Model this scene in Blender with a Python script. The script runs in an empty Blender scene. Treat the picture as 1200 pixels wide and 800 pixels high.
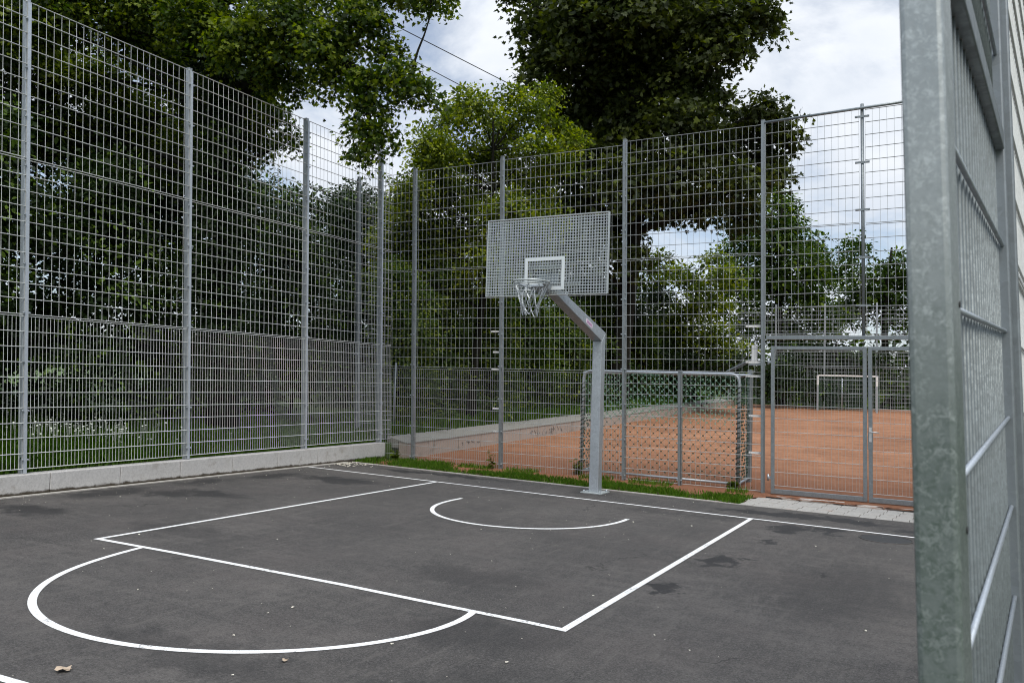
import bpy, math, random
import numpy as np
from mathutils import Vector, Matrix

random.seed(7)
rng = np.random.default_rng(11)
SC = bpy.context.scene
COL = SC.collection
PI = math.pi

# ------------------------------------------------------------------ camera
CAM = np.array([4.64072703, -10.6212716, 1.59072571])
RM = np.array([[0.87739748, 0.47861203, 0.03322929],
               [-0.0029395, -0.06389754, 0.99795213],
               [-0.47975517, 0.87569836, 0.05465666]])
F = 932.792

def atd(u, v, d):
    """survey helper: a point seen at (u, v) in the 1200 px photograph, d metres deep"""
    return CAM + d * (np.array([(u - 600) / F, -(v - 400) / F, 1.0]) @ RM)

cam_data = bpy.data.cameras.new('camera')
cam = bpy.data.objects.new('camera', cam_data)
COL.objects.link(cam)
m = Matrix.Identity(4)
for i in range(3):
    m[i][0], m[i][1], m[i][2], m[i][3] = RM[0][i], RM[1][i], -RM[2][i], CAM[i]
cam.matrix_world = m
cam_data.sensor_width = 36
cam_data.lens = 36 * F / 1200
cam_data.clip_start = 0.05
cam_data.clip_end = 2000
cam_data.dof.use_dof = True
cam_data.dof.focus_distance = 11.0
cam_data.dof.aperture_fstop = 11.0
SC.camera = cam

# ------------------------------------------------------------------ mesh helpers
class MB:
    def __init__(s):
        s.v, s.f, s.sm = [], [], []

    def quad(s, pts, smooth=False):
        n = len(s.v)
        s.v += [tuple(p) for p in pts]
        s.f.append(tuple(range(n, n + len(pts))))
        s.sm.append(smooth)

    def box(s, x0, x1, y0, y1, z0, z1):
        s.obox(((x0 + x1) / 2, (y0 + y1) / 2, (z0 + z1) / 2), (1, 0, 0), (0, 1, 0), (0, 0, 1),
               ((x1 - x0) / 2, (y1 - y0) / 2, (z1 - z0) / 2))

    def obox(s, c, ax, ay, az, h, bev=0.0):
        c, ax, ay, az = map(Vector, (c, ax, ay, az))
        n = len(s.v)
        for k in range(8):
            sx, sy, sz = (1 if k & 1 else -1), (1 if k & 2 else -1), (1 if k & 4 else -1)
            s.v.append(tuple(c + ax * h[0] * sx + ay * h[1] * sy + az * h[2] * sz))
        for f in ((0, 2, 3, 1), (4, 5, 7, 6), (0, 1, 5, 4), (2, 6, 7, 3), (0, 4, 6, 2), (1, 3, 7, 5)):
            s.f.append(tuple(n + i for i in f))
            s.sm.append(False)

    def rod(s, p, q, r, n=6, r2=None, cap=True):
        p, q = Vector(p), Vector(q)
        d = (q - p)
        if d.length < 1e-9:
            return
        d.normalize()
        a = d.orthogonal().normalized() if abs(d.z) < .99 else Vector((1, 0, 0))
        b = d.cross(a).normalized()
        a = b.cross(d)
        r2 = r if r2 is None else r2
        k = len(s.v)
        for i in range(n):
            t = 2 * PI * (i + .5) / n
            o = a * math.cos(t) + b * math.sin(t)
            s.v.append(tuple(p + o * r))
            s.v.append(tuple(q + o * r2))
        for i in range(n):
            j = (i + 1) % n
            s.f.append((k + 2 * i, k + 2 * j, k + 2 * j + 1, k + 2 * i + 1))
            s.sm.append(n > 4)
        if cap:
            s.f.append(tuple(k + 2 * i for i in range(n))[::-1])
            s.f.append(tuple(k + 2 * i + 1 for i in range(n)))
            s.sm += [False, False]

    def tube(s, pts, rad, n=8, closed=False):
        pts = [Vector(p) for p in pts]
        N = len(pts)
        if not hasattr(rad, '__len__'):
            rad = [rad] * N
        k = len(s.v)
        prev = None
        for i, p in enumerate(pts):
            a = pts[(i - 1) % N] if (i > 0 or closed) else p
            b = pts[(i + 1) % N] if (i < N - 1 or closed) else p
            d = (b - a).normalized()
            if prev is None:
                u = d.orthogonal().normalized()
            else:
                u = (prev - d * prev.dot(d))
                u = u.normalized() if u.length > 1e-6 else d.orthogonal().normalized()
            prev = u
            w = d.cross(u)
            for j in range(n):
                t = 2 * PI * j / n
                s.v.append(tuple(p + (u * math.cos(t) + w * math.sin(t)) * rad[i]))
        for i in range(N if closed else N - 1):
            i2 = (i + 1) % N
            for j in range(n):
                j2 = (j + 1) % n
                s.f.append((k + i * n + j, k + i * n + j2, k + i2 * n + j2, k + i2 * n + j))
                s.sm.append(True)
        if not closed:
            s.f.append(tuple(k + j for j in range(n))[::-1])
            s.f.append(tuple(k + (N - 1) * n + j for j in range(n)))
            s.sm += [False, False]

    def build(s, name, mat, parent=None, bevel=0):
        me = bpy.data.meshes.new(name)
        me.from_pydata(s.v, [], s.f)
        me.polygons.foreach_set('use_smooth', s.sm)
        me.materials.append(mat)
        me.update()
        o = bpy.data.objects.new(name, me)
        COL.objects.link(o)
        if bevel:
            b = o.modifiers.new('bevel', 'BEVEL')
            b.width = bevel
            b.segments = 2
            b.limit_method = 'ANGLE'
        if parent is not None:
            o.parent = parent
        return o

def merged(name, parts, parent):
    """several builders, one mesh, one material slot for each"""
    me = bpy.data.meshes.new(name)
    V, Fc, mi = [], [], []
    for k, (b, mat) in enumerate(parts):
        n = len(V)
        V += b.v; Fc += [tuple(i + n for i in f) for f in b.f]; mi += [k] * len(b.f)
        me.materials.append(mat)
    me.from_pydata(V, [], Fc)
    me.polygons.foreach_set('material_index', mi)
    me.update()
    o = bpy.data.objects.new(name, me)
    COL.objects.link(o)
    o.parent = parent
    return o

def tag(o, label=None, cat=None, group=None, kind=None):
    if label: o['label'] = label
    if cat: o['category'] = cat
    if group: o['group'] = group
    if kind: o['kind'] = kind
    return o

def thing(name, label, cat, group=None):
    o = bpy.data.objects.new(name, None)
    o.empty_display_size = .2
    COL.objects.link(o)
    return tag(o, label, cat, group)

def np_mesh(name, verts, loops, nper, mat, parent=None, tint=None, smooth=False):
    me = bpy.data.meshes.new(name)
    nv = len(verts)
    nf = len(loops) // nper
    me.vertices.add(nv)
    me.vertices.foreach_set('co', np.ascontiguousarray(verts, dtype=np.float32).ravel())
    me.loops.add(len(loops))
    me.loops.foreach_set('vertex_index', np.ascontiguousarray(loops, dtype=np.int32))
    me.polygons.add(nf)
    me.polygons.foreach_set('loop_start', np.arange(0, nf * nper, nper, dtype=np.int32))
    if tint is not None:
        at = me.attributes.new('tint', 'FLOAT', 'FACE')
        at.data.foreach_set('value', np.ascontiguousarray(tint, dtype=np.float32))
    me.materials.append(mat)
    me.update(calc_edges=True)
    me.validate()
    o = bpy.data.objects.new(name, me)
    COL.objects.link(o)
    if parent is not None:
        o.parent = parent
    return o

# ------------------------------------------------------------------ materials
class NT:
    def __init__(s, name):
        s.m = bpy.data.materials.new(name)
        s.m.use_nodes = True
        s.t = s.m.node_tree
        s.t.nodes.clear()
        s.out = s.t.nodes.new('ShaderNodeOutputMaterial')

    def n(s, typ, **kw):
        o = s.t.nodes.new('ShaderNode' + typ)
        for k, v in kw.items():
            if k in ('ins',):
                for a, b in v.items():
                    s.set(o.inputs[a], b)
            else:
                setattr(o, k, v)
        return o

    def set(s, sock, val):
        if isinstance(val, bpy.types.NodeSocket):
            s.t.links.new(val, sock)
        else:
            sock.default_value = val

    def math(s, op, a, b=None, c=None, clamp=False):
        o = s.n('Math', operation=op, use_clamp=clamp)
        s.set(o.inputs[0], a)
        if b is not None: s.set(o.inputs[1], b)
        if c is not None: s.set(o.inputs[2], c)
        return o.outputs[0]

    def mix(s, f, a, b, blend='MIX'):
        o = s.n('Mix', data_type='RGBA', blend_type=blend)
        s.set(o.inputs[0], f); s.set(o.inputs[6], a); s.set(o.inputs[7], b)
        return o.outputs[2]

    def noise(s, vec, scale, detail=4, rough=.55, dist=0.0, dim='3D'):
        o = s.n('TexNoise')
        s.set(o.inputs['Vector'], vec)
        s.set(o.inputs['Scale'], scale); s.set(o.inputs['Detail'], detail)
        s.set(o.inputs['Roughness'], rough); s.set(o.inputs['Distortion'], dist)
        return o.outputs['Fac']

    def ramp(s, fac, *stops):
        o = s.n('ValToRGB')
        e = o.color_ramp.elements
        while len(e) < len(stops): e.new(.5)
        for k, (p, c) in enumerate(stops):
            e[k].position = p
            e[k].color = c if hasattr(c, '__len__') else (c, c, c, 1)
        s.set(o.inputs[0], fac)
        return o.outputs[0]

    def maprange(s, v, a, b, c=0., d=1., smooth=True):
        o = s.n('MapRange', interpolation_type='SMOOTHSTEP' if smooth else 'LINEAR')
        s.set(o.inputs[0], v)
        for i, x in enumerate((a, b, c, d)): s.set(o.inputs[1 + i], x)
        return o.outputs[0]

    def obj(s):
        return s.n('TexCoord').outputs['Object']

    def world(s):
        return s.n('NewGeometry').outputs['Position']

    def bump(s, h, strength=.3, dist=.01):
        o = s.n('Bump')
        s.set(o.inputs['Strength'], strength); s.set(o.inputs['Distance'], dist); s.set(o.inputs['Height'], h)
        return o.outputs[0]

    def pbsdf(s, col, rough=.6, metal=0., normal=None, spec=None):
        o = s.n('BsdfPrincipled')
        s.set(o.inputs['Base Color'], col); s.set(o.inputs['Roughness'], rough); s.set(o.inputs['Metallic'], metal)
        if normal is not None: s.set(o.inputs['Normal'], normal)
        if spec is not None: s.set(o.inputs['Specular IOR Level'], spec)
        s.t.links.new(o.outputs[0], s.out.inputs[0])
        return o

def C(r, g, b): return (r, g, b, 1)

def galv(name, base, scale=18., contrast=.25, metal=.55, rough=.42):
    a = NT(name)
    p = a.world()
    n1 = a.noise(p, scale, 5, .65, .6)
    vo = a.n('TexVoronoi', feature='F1'); a.set(vo.inputs['Vector'], p); a.set(vo.inputs['Scale'], scale * 5)
    n2 = a.noise(p, 2.2, 3, .6)
    t = a.math('ADD', a.math('MULTIPLY', n1, .75), a.math('MULTIPLY', vo.outputs['Color'], .25))
    lo = tuple(c * (1 - contrast) for c in base) + (1,)
    hi = tuple(min(1, c * (1 + contrast)) for c in base) + (1,)
    col = a.ramp(t, (.32, lo), (.68, hi))
    col = a.mix(a.maprange(n2, .45, .75, 0, .35), col, C(*[c * .72 for c in base]))
    r = a.maprange(t, .3, .7, rough + .1, rough - .08)
    a.pbsdf(col, r, metal)
    return a.m

M = {}
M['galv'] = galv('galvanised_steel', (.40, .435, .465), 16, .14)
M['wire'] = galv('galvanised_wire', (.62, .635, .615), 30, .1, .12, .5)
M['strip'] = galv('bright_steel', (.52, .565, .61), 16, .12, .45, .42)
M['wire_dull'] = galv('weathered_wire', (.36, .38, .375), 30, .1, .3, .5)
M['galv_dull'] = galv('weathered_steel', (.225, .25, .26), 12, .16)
M['rod_dark_refl'] = galv('dark_reflection_rod', (.15, .172, .172), 30, .2, .25, .5)  # dark reflections in the near rods, put into an even darker zinc colour
M['board'] = galv('galvanised_grating', (.46, .50, .50), 30, .1, .4, .45)

def spangle():
    a = NT('spangled_zinc')
    p = a.world()
    n1 = a.noise(p, 150, 6, .68, .8)
    n2 = a.noise(p, 48, 4, .62, .6)
    n3 = a.noise(p, 5, 3, .6)
    flake = a.math('MULTIPLY', a.maprange(a.math('MULTIPLY', n1, n2), .22, .40), .8)
    col = a.mix(a.maprange(n3, .35, .65), C(.30, .33, .33), C(.38, .41, .41))
    col = a.mix(a.maprange(a.noise(p, 160, 3, .6), .4, .65, 0, .35), col, C(.25, .28, .275))
    # reflection of green surroundings painted into the tube's lower part
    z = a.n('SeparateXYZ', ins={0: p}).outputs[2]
    green_refl = a.math('MULTIPLY', a.maprange(z, 1.98, 1.45), a.maprange(n2, .35, .65, .72, 1.))
    col = a.mix(a.math('MULTIPLY', green_refl, .9), col, C(.030, .055, .036))
    col = a.mix(a.math('MULTIPLY', flake, a.math('SUBTRACT', 1.0, a.math('MULTIPLY', green_refl, .62))), col, C(.50, .54, .53))
    a.pbsdf(col, a.maprange(n1, .3, .7, .5, .32), a.math('SUBTRACT', .35, a.math('MULTIPLY', green_refl, .3)),
            a.bump(n1, .12, .002))
    return a.m
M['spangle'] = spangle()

def simple(name, col, rough=.7, metal=0., var=.15, scale=8., bumpy=0.):
    a = NT(name)
    p = a.world()
    n = a.noise(p, scale, 5, .6)
    c = a.mix(n, C(*[x * (1 - var) for x in col]), C(*[min(1, x * (1 + var)) for x in col]))
    a.pbsdf(c, rough, metal, a.bump(n, bumpy, .01) if bumpy else None)
    return a.m

def mat_asphalt():
    a = NT('asphalt')
    p = a.world()
    big = a.noise(p, .55, 5, .6, .5)
    mid = a.noise(p, 3.2, 6, .65, .8)
    fine = a.noise(p, 60, 3, .7)
    grain = a.noise(p, 260, 2, .6)
    st = a.n('Mapping', ins={'Vector': p, 'Rotation': (0, 0, .25), 'Scale': (.8, 7., 1)}).outputs[0]
    streak = a.noise(st, 1.3, 5, .65)
    v = a.math('ADD', a.math('MULTIPLY', big, .5), a.math('ADD', a.math('MULTIPLY', mid, .3), a.math('MULTIPLY', streak, .35)))
    col = a.ramp(v, (.44, C(.024, .0220, .0200)), (.56, C(.051, .0468, .0420)), (.67, C(.090, .0820, .0735)))
    col = a.mix(a.maprange(fine, .35, .72, .0, .5), col, C(.13, .122, .118))
    col = a.mix(a.maprange(a.noise(p, 9, 6, .75), .46, .66, 0, .6), col, C(.036, .034, .032))
    col = a.mix(a.maprange(a.noise(p, 1.1, 3, .5), .45, .7, 0, .3), col, C(.088, .075, .069))
    for sc_g, lo, hi, amt in ((85, C(.020, .020, .019), C(.17, .162, .15), .62), (38, C(.030, .029, .028), C(.13, .124, .115), .5)):
        gg = a.noise(p, sc_g, 2, .6)
        col = a.mix(a.maprange(gg, .50, .28, 0, amt), col, lo)
        col = a.mix(a.maprange(gg, .54, .76, 0, amt), col, hi)
    col = a.mix(a.maprange(grain, .56, .74), col, C(.20, .19, .178))
    sm = a.n('Mapping', ins={'Vector': p, 'Rotation': (0, 0, -.45), 'Scale': (5., .9, 1)}).outputs[0]
    col = a.mix(a.maprange(a.noise(sm, 2.4, 6, .72), .50, .68, 0, .45), col, C(.118, .109, .098))
    # hairline cracks
    cw = a.n('VectorMath', operation='ADD', ins={0: p, 1: a.n('VectorMath', operation='SCALE', ins={0: a.n('TexNoise', ins={'Vector': p, 'Scale': 1.7, 'Detail': 5}).outputs['Color'], 'Scale': .9}).outputs[0]}).outputs[0]
    ck = a.n('TexVoronoi', feature='DISTANCE_TO_EDGE', ins={'Vector': cw, 'Scale': .28}).outputs['Distance']
    ckm = a.math('MULTIPLY', a.maprange(ck, .0035, .0008), a.maprange(a.noise(p, .7, 3, .5), .52, .60))
    col = a.mix(a.math('MULTIPLY', ckm, .7), col, C(.016, .016, .015))
    col = a.mix(a.maprange(a.noise(p, 120, 2, .5), .66, .74), col, C(.03, .03, .03))
    # damp and oily stains, placed singly, plus the hoop base's painted contact shadow
    stains_and_shadow = [(2.75, -2.95, .17, .34), (2.62, -4.3, .10, .20), (3.0, -.62, .22, .34), (-3.0, 1.05, 1.6, .16), (3.42, -.45, .16, .3),
              (2.98, -1.65, .10, .24), (3.0, .45, 1.2, .26), (4.6, .12, .5, .25), (-5.05, -3.8, .32, .6), (-4.1, -3.05, .6, .22), (-4.5, -5.2, .45, .25),
              (-4.45, -3.4, .4, .2), (-5.1, -2.3, .22, .5), (-4.9, -1.0, .25, .5), (-3.9, -.7, .8, .25), (-5.2, -6.0, .25, .8),
              (-3.7, -.9, .5, .16), (1.6, -.45, .9, .1), (2.4, -.25, .5, .09), (.9, -7.4, .8, .22), (2.0, -6.1, .5, .35), (1.2, -4.9, .6, .28),
              (.0, .72, .34, .28), (2.9, -7.2, .9, .5), (3.9, -3.5, .5, 1.1), (-2.2, -5.0, .7, .3)]  # first entry: painted contact shadow round the hoop's base plate
    dn = a.n('TexNoise'); a.set(dn.inputs['Vector'], p); a.set(dn.inputs['Scale'], 4.5); a.set(dn.inputs['Detail'], 5); a.set(dn.inputs['Roughness'], .65)
    off = a.n('VectorMath', operation='SUBTRACT', ins={0: dn.outputs['Color'], 1: (.5, .5, .5)}).outputs[0]
    off = a.n('VectorMath', operation='MULTIPLY', ins={0: off, 1: (1.15, 1.0, 0)}).outputs[0]
    pw = a.n('VectorMath', operation='ADD', ins={0: p, 1: off}).outputs[0]
    mask = None
    for i, (x, y, rx, ry) in enumerate(stains_and_shadow):
        d = a.n('VectorMath', operation='SUBTRACT', ins={0: pw, 1: (x, y, 0)}).outputs[0]
        d = a.n('VectorMath', operation='MULTIPLY', ins={0: d, 1: (1 / rx, 1 / ry, 0)}).outputs[0]
        ln = a.n('VectorMath', operation='LENGTH', ins={0: d}).outputs['Value']
        soft = .5 if i >= 17 else (.9 if i >= 8 else 1.)
        k = a.maprange(ln, 1.12 if i < 8 else 1.5, .7 if i < 8 else .5, 0., soft)
        mask = k if mask is None else a.math('MAXIMUM', mask, k)
    col = a.mix(a.math('MULTIPLY', mask, .8), col, C(.013, .013, .0135))
    rough = a.math('SUBTRACT', a.maprange(v, .35, .8, .82, .92), a.math('MULTIPLY', mask, .12))
    h = a.math('ADD', grain, a.math('MULTIPLY', fine, .8))
    a.pbsdf(col, rough, 0, a.bump(h, .35, .006), .3)
    return a.m
M['asphalt'] = mat_asphalt()

def mat_paint():
    a = NT('court_paint')
    p = a.world()
    w = a.math('MULTIPLY', a.noise(p, 45, 4, .7), a.noise(p, 5, 3, .6))
    c = a.mix(a.maprange(w, .30, .40), C(.80, .80, .78), C(.28, .27, .26))
    c = a.mix(a.maprange(a.noise(p, 85, 2, .6), .58, .72, 0, .85), c, C(.20, .19, .18))
    c = a.mix(a.maprange(a.noise(p, 14, 4, .6), .4, .7, 0, .25), c, C(.6, .59, .57))
    a.pbsdf(c, .7, 0, a.bump(a.noise(p, 220, 2), .2, .004))
    return a.m
M['paint'] = mat_paint()

def mat_clay():
    a = NT('red_clay')
    p = a.world()
    b = a.noise(p, .5, 5, .6, .4); mdl = a.noise(p, 4, 6, .7); f = a.noise(p, 60, 3, .7)
    st = a.n('Mapping', ins={'Vector': p, 'Rotation': (0, 0, .1), 'Scale': (.25, 2.2, 1)}).outputs[0]
    s = a.noise(st, 1.5, 5, .65)
    v = a.math('ADD', a.math('MULTIPLY', b, .4), a.math('ADD', a.math('MULTIPLY', mdl, .3), a.math('MULTIPLY', s, .35)))
    c = a.ramp(v, (.42, C(.200, .098, .056)), (.54, C(.320, .158, .087)), (.66, C(.42, .230, .140)))
    c = a.mix(a.maprange(f, .50, .72, 0, .6), c, C(.22, .09, .05))
    c = a.mix(a.maprange(a.noise(p, 16, 4, .7), .52, .7, 0, .5), c, C(.50, .27, .16))
    sc2 = a.n('Mapping', ins={'Vector': p, 'Rotation': (0, 0, -.5), 'Scale': (.5, 5., 1)}).outputs[0]
    c = a.mix(a.maprange(a.noise(sc2, 1.1, 5, .7), .55, .7, 0, .45), c, C(.23, .11, .06))
    yy = a.n('SeparateXYZ', ins={0: p}).outputs[1]
    yw = a.math('ADD', yy, a.math('MULTIPLY', a.math('SUBTRACT', mdl, .5), 3.2))
    c = a.mix(a.maprange(yw, 9.5, 2.4, 0, .8), c, C(.20, .090, .052))   # trodden earth mixed in along the near fence
    a.pbsdf(c, .95, 0, a.bump(f, .4, .01), .1)
    return a.m
M['clay'] = mat_clay()

def mat_concrete(name, base, stain=(.16, .15, .13), sa=.5, foot=None):
    a = NT(name)
    p = a.world()
    n = a.noise(p, 6, 6, .7, .5); g = a.noise(p, 70, 3, .7); b = a.noise(p, 1.3, 4, .6)
    c = a.mix(n, C(*[x * .78 for x in base]), C(*[x * 1.15 for x in base]))
    c = a.mix(a.maprange(g, .48, .70, 0, .5), c, C(*[x * .5 for x in base]))
    c = a.mix(a.maprange(a.noise(p, 28, 4, .7), .42, .66, 0, .4), c, C(*[x * .62 for x in base]))
    c = a.mix(a.maprange(a.math('MULTIPLY', b, n), .27, .42, 0, sa), c, C(*stain))
    if foot is not None:      # splashed dirt caught along the foot of the blocks
        z = a.n('SeparateXYZ', ins={0: p}).outputs[2]
        zz = a.math('ADD', z, a.math('MULTIPLY', a.math('SUBTRACT', n, .5), .09))
        c = a.mix(a.maprange(zz, foot + .035, foot), c, C(.055, .045, .032))
    a.pbsdf(c, .88, 0, a.bump(g, .25, .006), .25)
    return a.m
M['concrete'] = mat_concrete('pale_concrete', (.50, .488, .47), (.27, .25, .22), .7, .03)
M['edge'] = mat_concrete('worn_edging', (.50, .475, .43), (.25, .21, .16), .35)
M['wallcon'] = mat_concrete('pink_concrete', (.40, .33, .28), (.13, .11, .095), .6)
M['wallcap'] = mat_concrete('grey_concrete', (.27, .26, .235), (.13, .13, .10), .6)
M['paver'] = mat_concrete('grey_paver', (.40, .385, .355), (.30, .17, .11), .35)
M['stone'] = mat_concrete('edging_stone', (.50, .47, .43), (.33, .16, .10), .6)
M['soil'] = simple('dark_soil', (.055, .042, .03), .95, 0, .4, 5, .3)
M['ground'] = simple('turf_ground', (.06, .10, .02), .95, 0, .5, 3, .4)
M['white'] = simple('white_paint', (.72, .72, .70), .5, 0, .06, 12)
M['rubber'] = simple('black_plastic', (.02, .02, .02), .5, 0, .1, 20)
M['net'] = simple('green_cord', (.055, .165, .095), .75, 0, .25, 30)
M['lacing'] = simple('dark_green_rope', (.030, .045, .038), .8, 0, .3, 40)
M['knot'] = simple('green_knot', (.035, .06, .045), .7, 0, .35, 60)
M['knot_pale'] = simple('pale_knot', (.22, .37, .26), .7, 0, .35, 60)  # paler green for the knots higher up the net
M['pink'] = simple('pink_sticker', (.62, .42, .58), .45, 0, .04, 12)
M['violet'] = simple('violet_print', (.20, .05, .22), .45, 0, .05, 12)
M['paperwhite'] = simple('pale_sticker', (.72, .68, .74), .4, 0, .03, 12)
M['farwall'] = simple('pale_render', (.62, .60, .56), .9, 0, .06, 2)
M['blue'] = simple('blue_board', (.03, .14, .30), .5, 0, .05, 9)
M['red'] = simple('red_board', (.45, .05, .04), .5, 0, .05, 9)
M['chain'] = galv('zinc_chain', (.55, .57, .57), 60, .1, .5, .4)
M['cable'] = simple('black_cable', (.02, .02, .022), .6)
M['petal'] = simple('pale_petal', (.62, .58, .48), .8, 0, .25, 30)
M['dryleaf'] = simple('dry_leaf_brown', (.42, .33, .24), .85, 0, .3, 25)
M['flower'] = simple('white_blossom', (.62, .66, .56), .8, 0, .15, 20)

def mat_bark(name, col):
    a = NT(name)
    p = a.world()
    st = a.n('Mapping', ins={'Vector': p, 'Scale': (1, 1, .22)}).outputs[0]
    n = a.noise(st, 14, 6, .7, .6)
    c = a.mix(n, C(*[x * .5 for x in col]), C(*[x * 1.4 for x in col]))
    a.pbsdf(c, .95, 0, a.bump(n, .8, .04), .1)
    return a.m
M['bark'] = mat_bark('dark_bark', (.015, .0155, .0115))
M['bark_grey'] = mat_bark('grey_bark', (.13, .12, .10))

def mat_leaf(name, dark, light, young, trans=.28, rough=.5):
    a = NT(name)
    t = a.n('Attribute', attribute_name='tint').outputs['Fac']
    c = a.ramp(t, (0., C(*dark)), (.6, C(*light)), (1., C(*young)))
    pb = a.n('BsdfPrincipled')
    a.set(pb.inputs['Base Color'], c); a.set(pb.inputs['Roughness'], rough); a.set(pb.inputs['Specular IOR Level'], .2)
    tr = a.n('BsdfTranslucent')
    hs = a.n('HueSaturation', ins={'Saturation': 1.2, 'Value': 1.5, 'Color': c})
    a.set(tr.inputs['Color'], hs.outputs[0])
    mx = a.n('MixShader'); a.set(mx.inputs[0], trans)
    a.t.links.new(pb.outputs[0], mx.inputs[1]); a.t.links.new(tr.outputs[0], mx.inputs[2])
    a.t.links.new(mx.outputs[0], a.out.inputs[0])
    return a.m
M['leaf_lime'] = mat_leaf('lime_leaf', (.018, .034, .007), (.054, .092, .014), (.17, .215, .022), .42)
M['leaf_maple'] = mat_leaf('maple_leaf', (.020, .030, .008), (.048, .062, .014), (.10, .125, .022), .32)
M['leaf_fresh'] = mat_leaf('fresh_leaf', (.040, .062, .009), (.098, .142, .013), (.24, .28, .022), .46)
M['leaf_mid'] = mat_leaf('mid_leaf', (.022, .044, .009), (.052, .092, .013), (.14, .20, .02), .40)
M['leaf_dark'] = mat_leaf('dark_leaf', (.009, .019, .005), (.022, .042, .009), (.095, .155, .02), .28)
M['leaf_shrub'] = mat_leaf('shrub_leaf', (.032, .058, .014), (.075, .122, .025), (.19, .24, .04), .42)
M['grass'] = mat_leaf('grass_blade', (.060, .140, .012), (.110, .225, .020), (.19, .26, .035), .38, .55)

M['straw'] = mat_leaf('straw', (.20, .16, .08), (.30, .25, .13), (.36, .32, .18), .2, .7)

# ------------------------------------------------------------------ foliage
T_OVAL = np.array([(0, 0, 0), (.27, .32, .06), (.20, .72, .05), (0, 1, -.05), (-.20, .72, .05), (-.27, .32, .06)])
T_MAPLE = np.array([(0, 0, 0), (.30, -.06, .03), (.55, .16, .05), (.30, .34, .02), (.50, .66, .04), (.20, .60, 0), (0, 1.02, -.08),
                    (-.20, .60, 0), (-.50, .66, .04), (-.30, .34, .02), (-.55, .16, .05), (-.30, -.06, .03)])
T_DIA = np.array([(0, 0, 0), (.28, .45, .05), (0, 1, -.03), (-.28, .45, .05)])

def nrm(a):
    return a / np.maximum(np.linalg.norm(a, axis=-1, keepdims=True), 1e-9)

def leaf_verts(pos, nor, dr, size, T):
    n = nrm(nor)
    t = nrm(dr - n * (dr * n).sum(-1, keepdims=True))
    b = np.cross(t, n)
    S = size[:, None, None]
    V = pos[:, None, :] + S * (T[None, :, 0:1] * b[:, None, :] + T[None, :, 1:2] * t[:, None, :] + T[None, :, 2:3] * n[:, None, :])
    return V.reshape(-1, 3)

DENSE = 2.3
LEAVES = [0]
def crown(name, blobs, mat, parent, size=.14, T=T_OVAL, cover=3.5, young=.15, per=11, droop=.3, spread=1.0, hang=0.):
    """blobs: (centre xyz, (rx, ry, rz)); leaves sit on twig sprays spread through each blob"""
    P, N, D, S, TI = [], [], [], [], []
    for c, r in blobs:
        c = np.array(c); r = np.array(r) * np.ones(3)
        rm = r.prod() ** (1 / 3)
        nleaf = DENSE * cover * PI * rm * rm / (.42 * size * size)
        LEAVES[0] += int(nleaf)
        ns = max(4, int(nleaf / per))
        d = nrm(rng.normal(size=(ns, 3)))
        rad = rng.random(ns) ** .42
        wob = 1 + .28 * np.sin(d[:, 0] * 4.1 + c[0]) * np.cos(d[:, 2] * 5.3 + c[1]) + .18 * np.sin(d[:, 1] * 9 + c[2] * 3)
        sc = c + d * r * (rad * wob)[:, None]
        out = nrm(d / r * rm + np.array([0, 0, .25]))
        sprad = spread * (.16 + .16 * rng.random(ns)) * (1 + size * 1.2)
        up = nrm(np.array([0, 0, 1.]) * .9 + out * .55 + rng.normal(size=(ns, 3)) * .28)
        ty = np.clip((rng.random(ns) < young) * (.5 + .5 * rng.random(ns)) * (rad > .6) + rng.random(ns) * .45, 0, 1)
        k = per
        a = rng.random((ns, k)) * 2 * PI
        q = sprad[:, None] * np.sqrt(rng.random((ns, k)))
        e1 = nrm(np.cross(up, rng.normal(size=(ns, 3))))
        e2 = np.cross(up, e1)
        loc = (np.cos(a) * q)[..., None] * e1[:, None, :] + (np.sin(a) * q)[..., None] * e2[:, None, :]
        p = sc[:, None, :] + loc + up[:, None, :] * (rng.normal(size=(ns, k, 1)) * .05)
        p[..., 2] -= droop * q * q / np.maximum(sprad[:, None], .05)
        nn = up[:, None, :] + rng.normal(size=(ns, k, 3)) * .62
        dd = loc * 2 + out[:, None, :] * .25 + rng.normal(size=(ns, k, 3)) * .12 + np.array([0, 0, -.12 - hang])
        P.append(p.reshape(-1, 3)); N.append(nn.reshape(-1, 3)); D.append(dd.reshape(-1, 3))
        S.append((size * (.55 + .6 * rng.random((ns, k)))).ravel())
        TI.append(np.clip(ty[:, None] + rng.normal(size=(ns, k)) * .12, 0, 1).ravel())
    P, N, D, S, TI = map(np.concatenate, (P, N, D, S, TI))
    V = leaf_verts(P, N, D, S, T)
    return np_mesh(name, V, np.arange(len(V)), len(T), mat, parent, TI)

def limb_path(a, b, sag=.12, n=6, seed=0):
    r = random.Random(seed)
    a, b = Vector(a), Vector(b)
    L = (b - a).length
    pts = []
    ph = [r.uniform(-1, 1) for _ in range(6)]
    for i in range(n + 1):
        t = i / n
        p = a.lerp(b, t)
        w = math.sin(PI * t) * L * sag
        p = p + Vector((ph[0] * math.sin(3 * t + ph[3]), ph[1] * math.sin(4 * t + ph[4]), ph[2] * .6 + .5)) * w * .7
        pts.append(p)
    return pts

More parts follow.
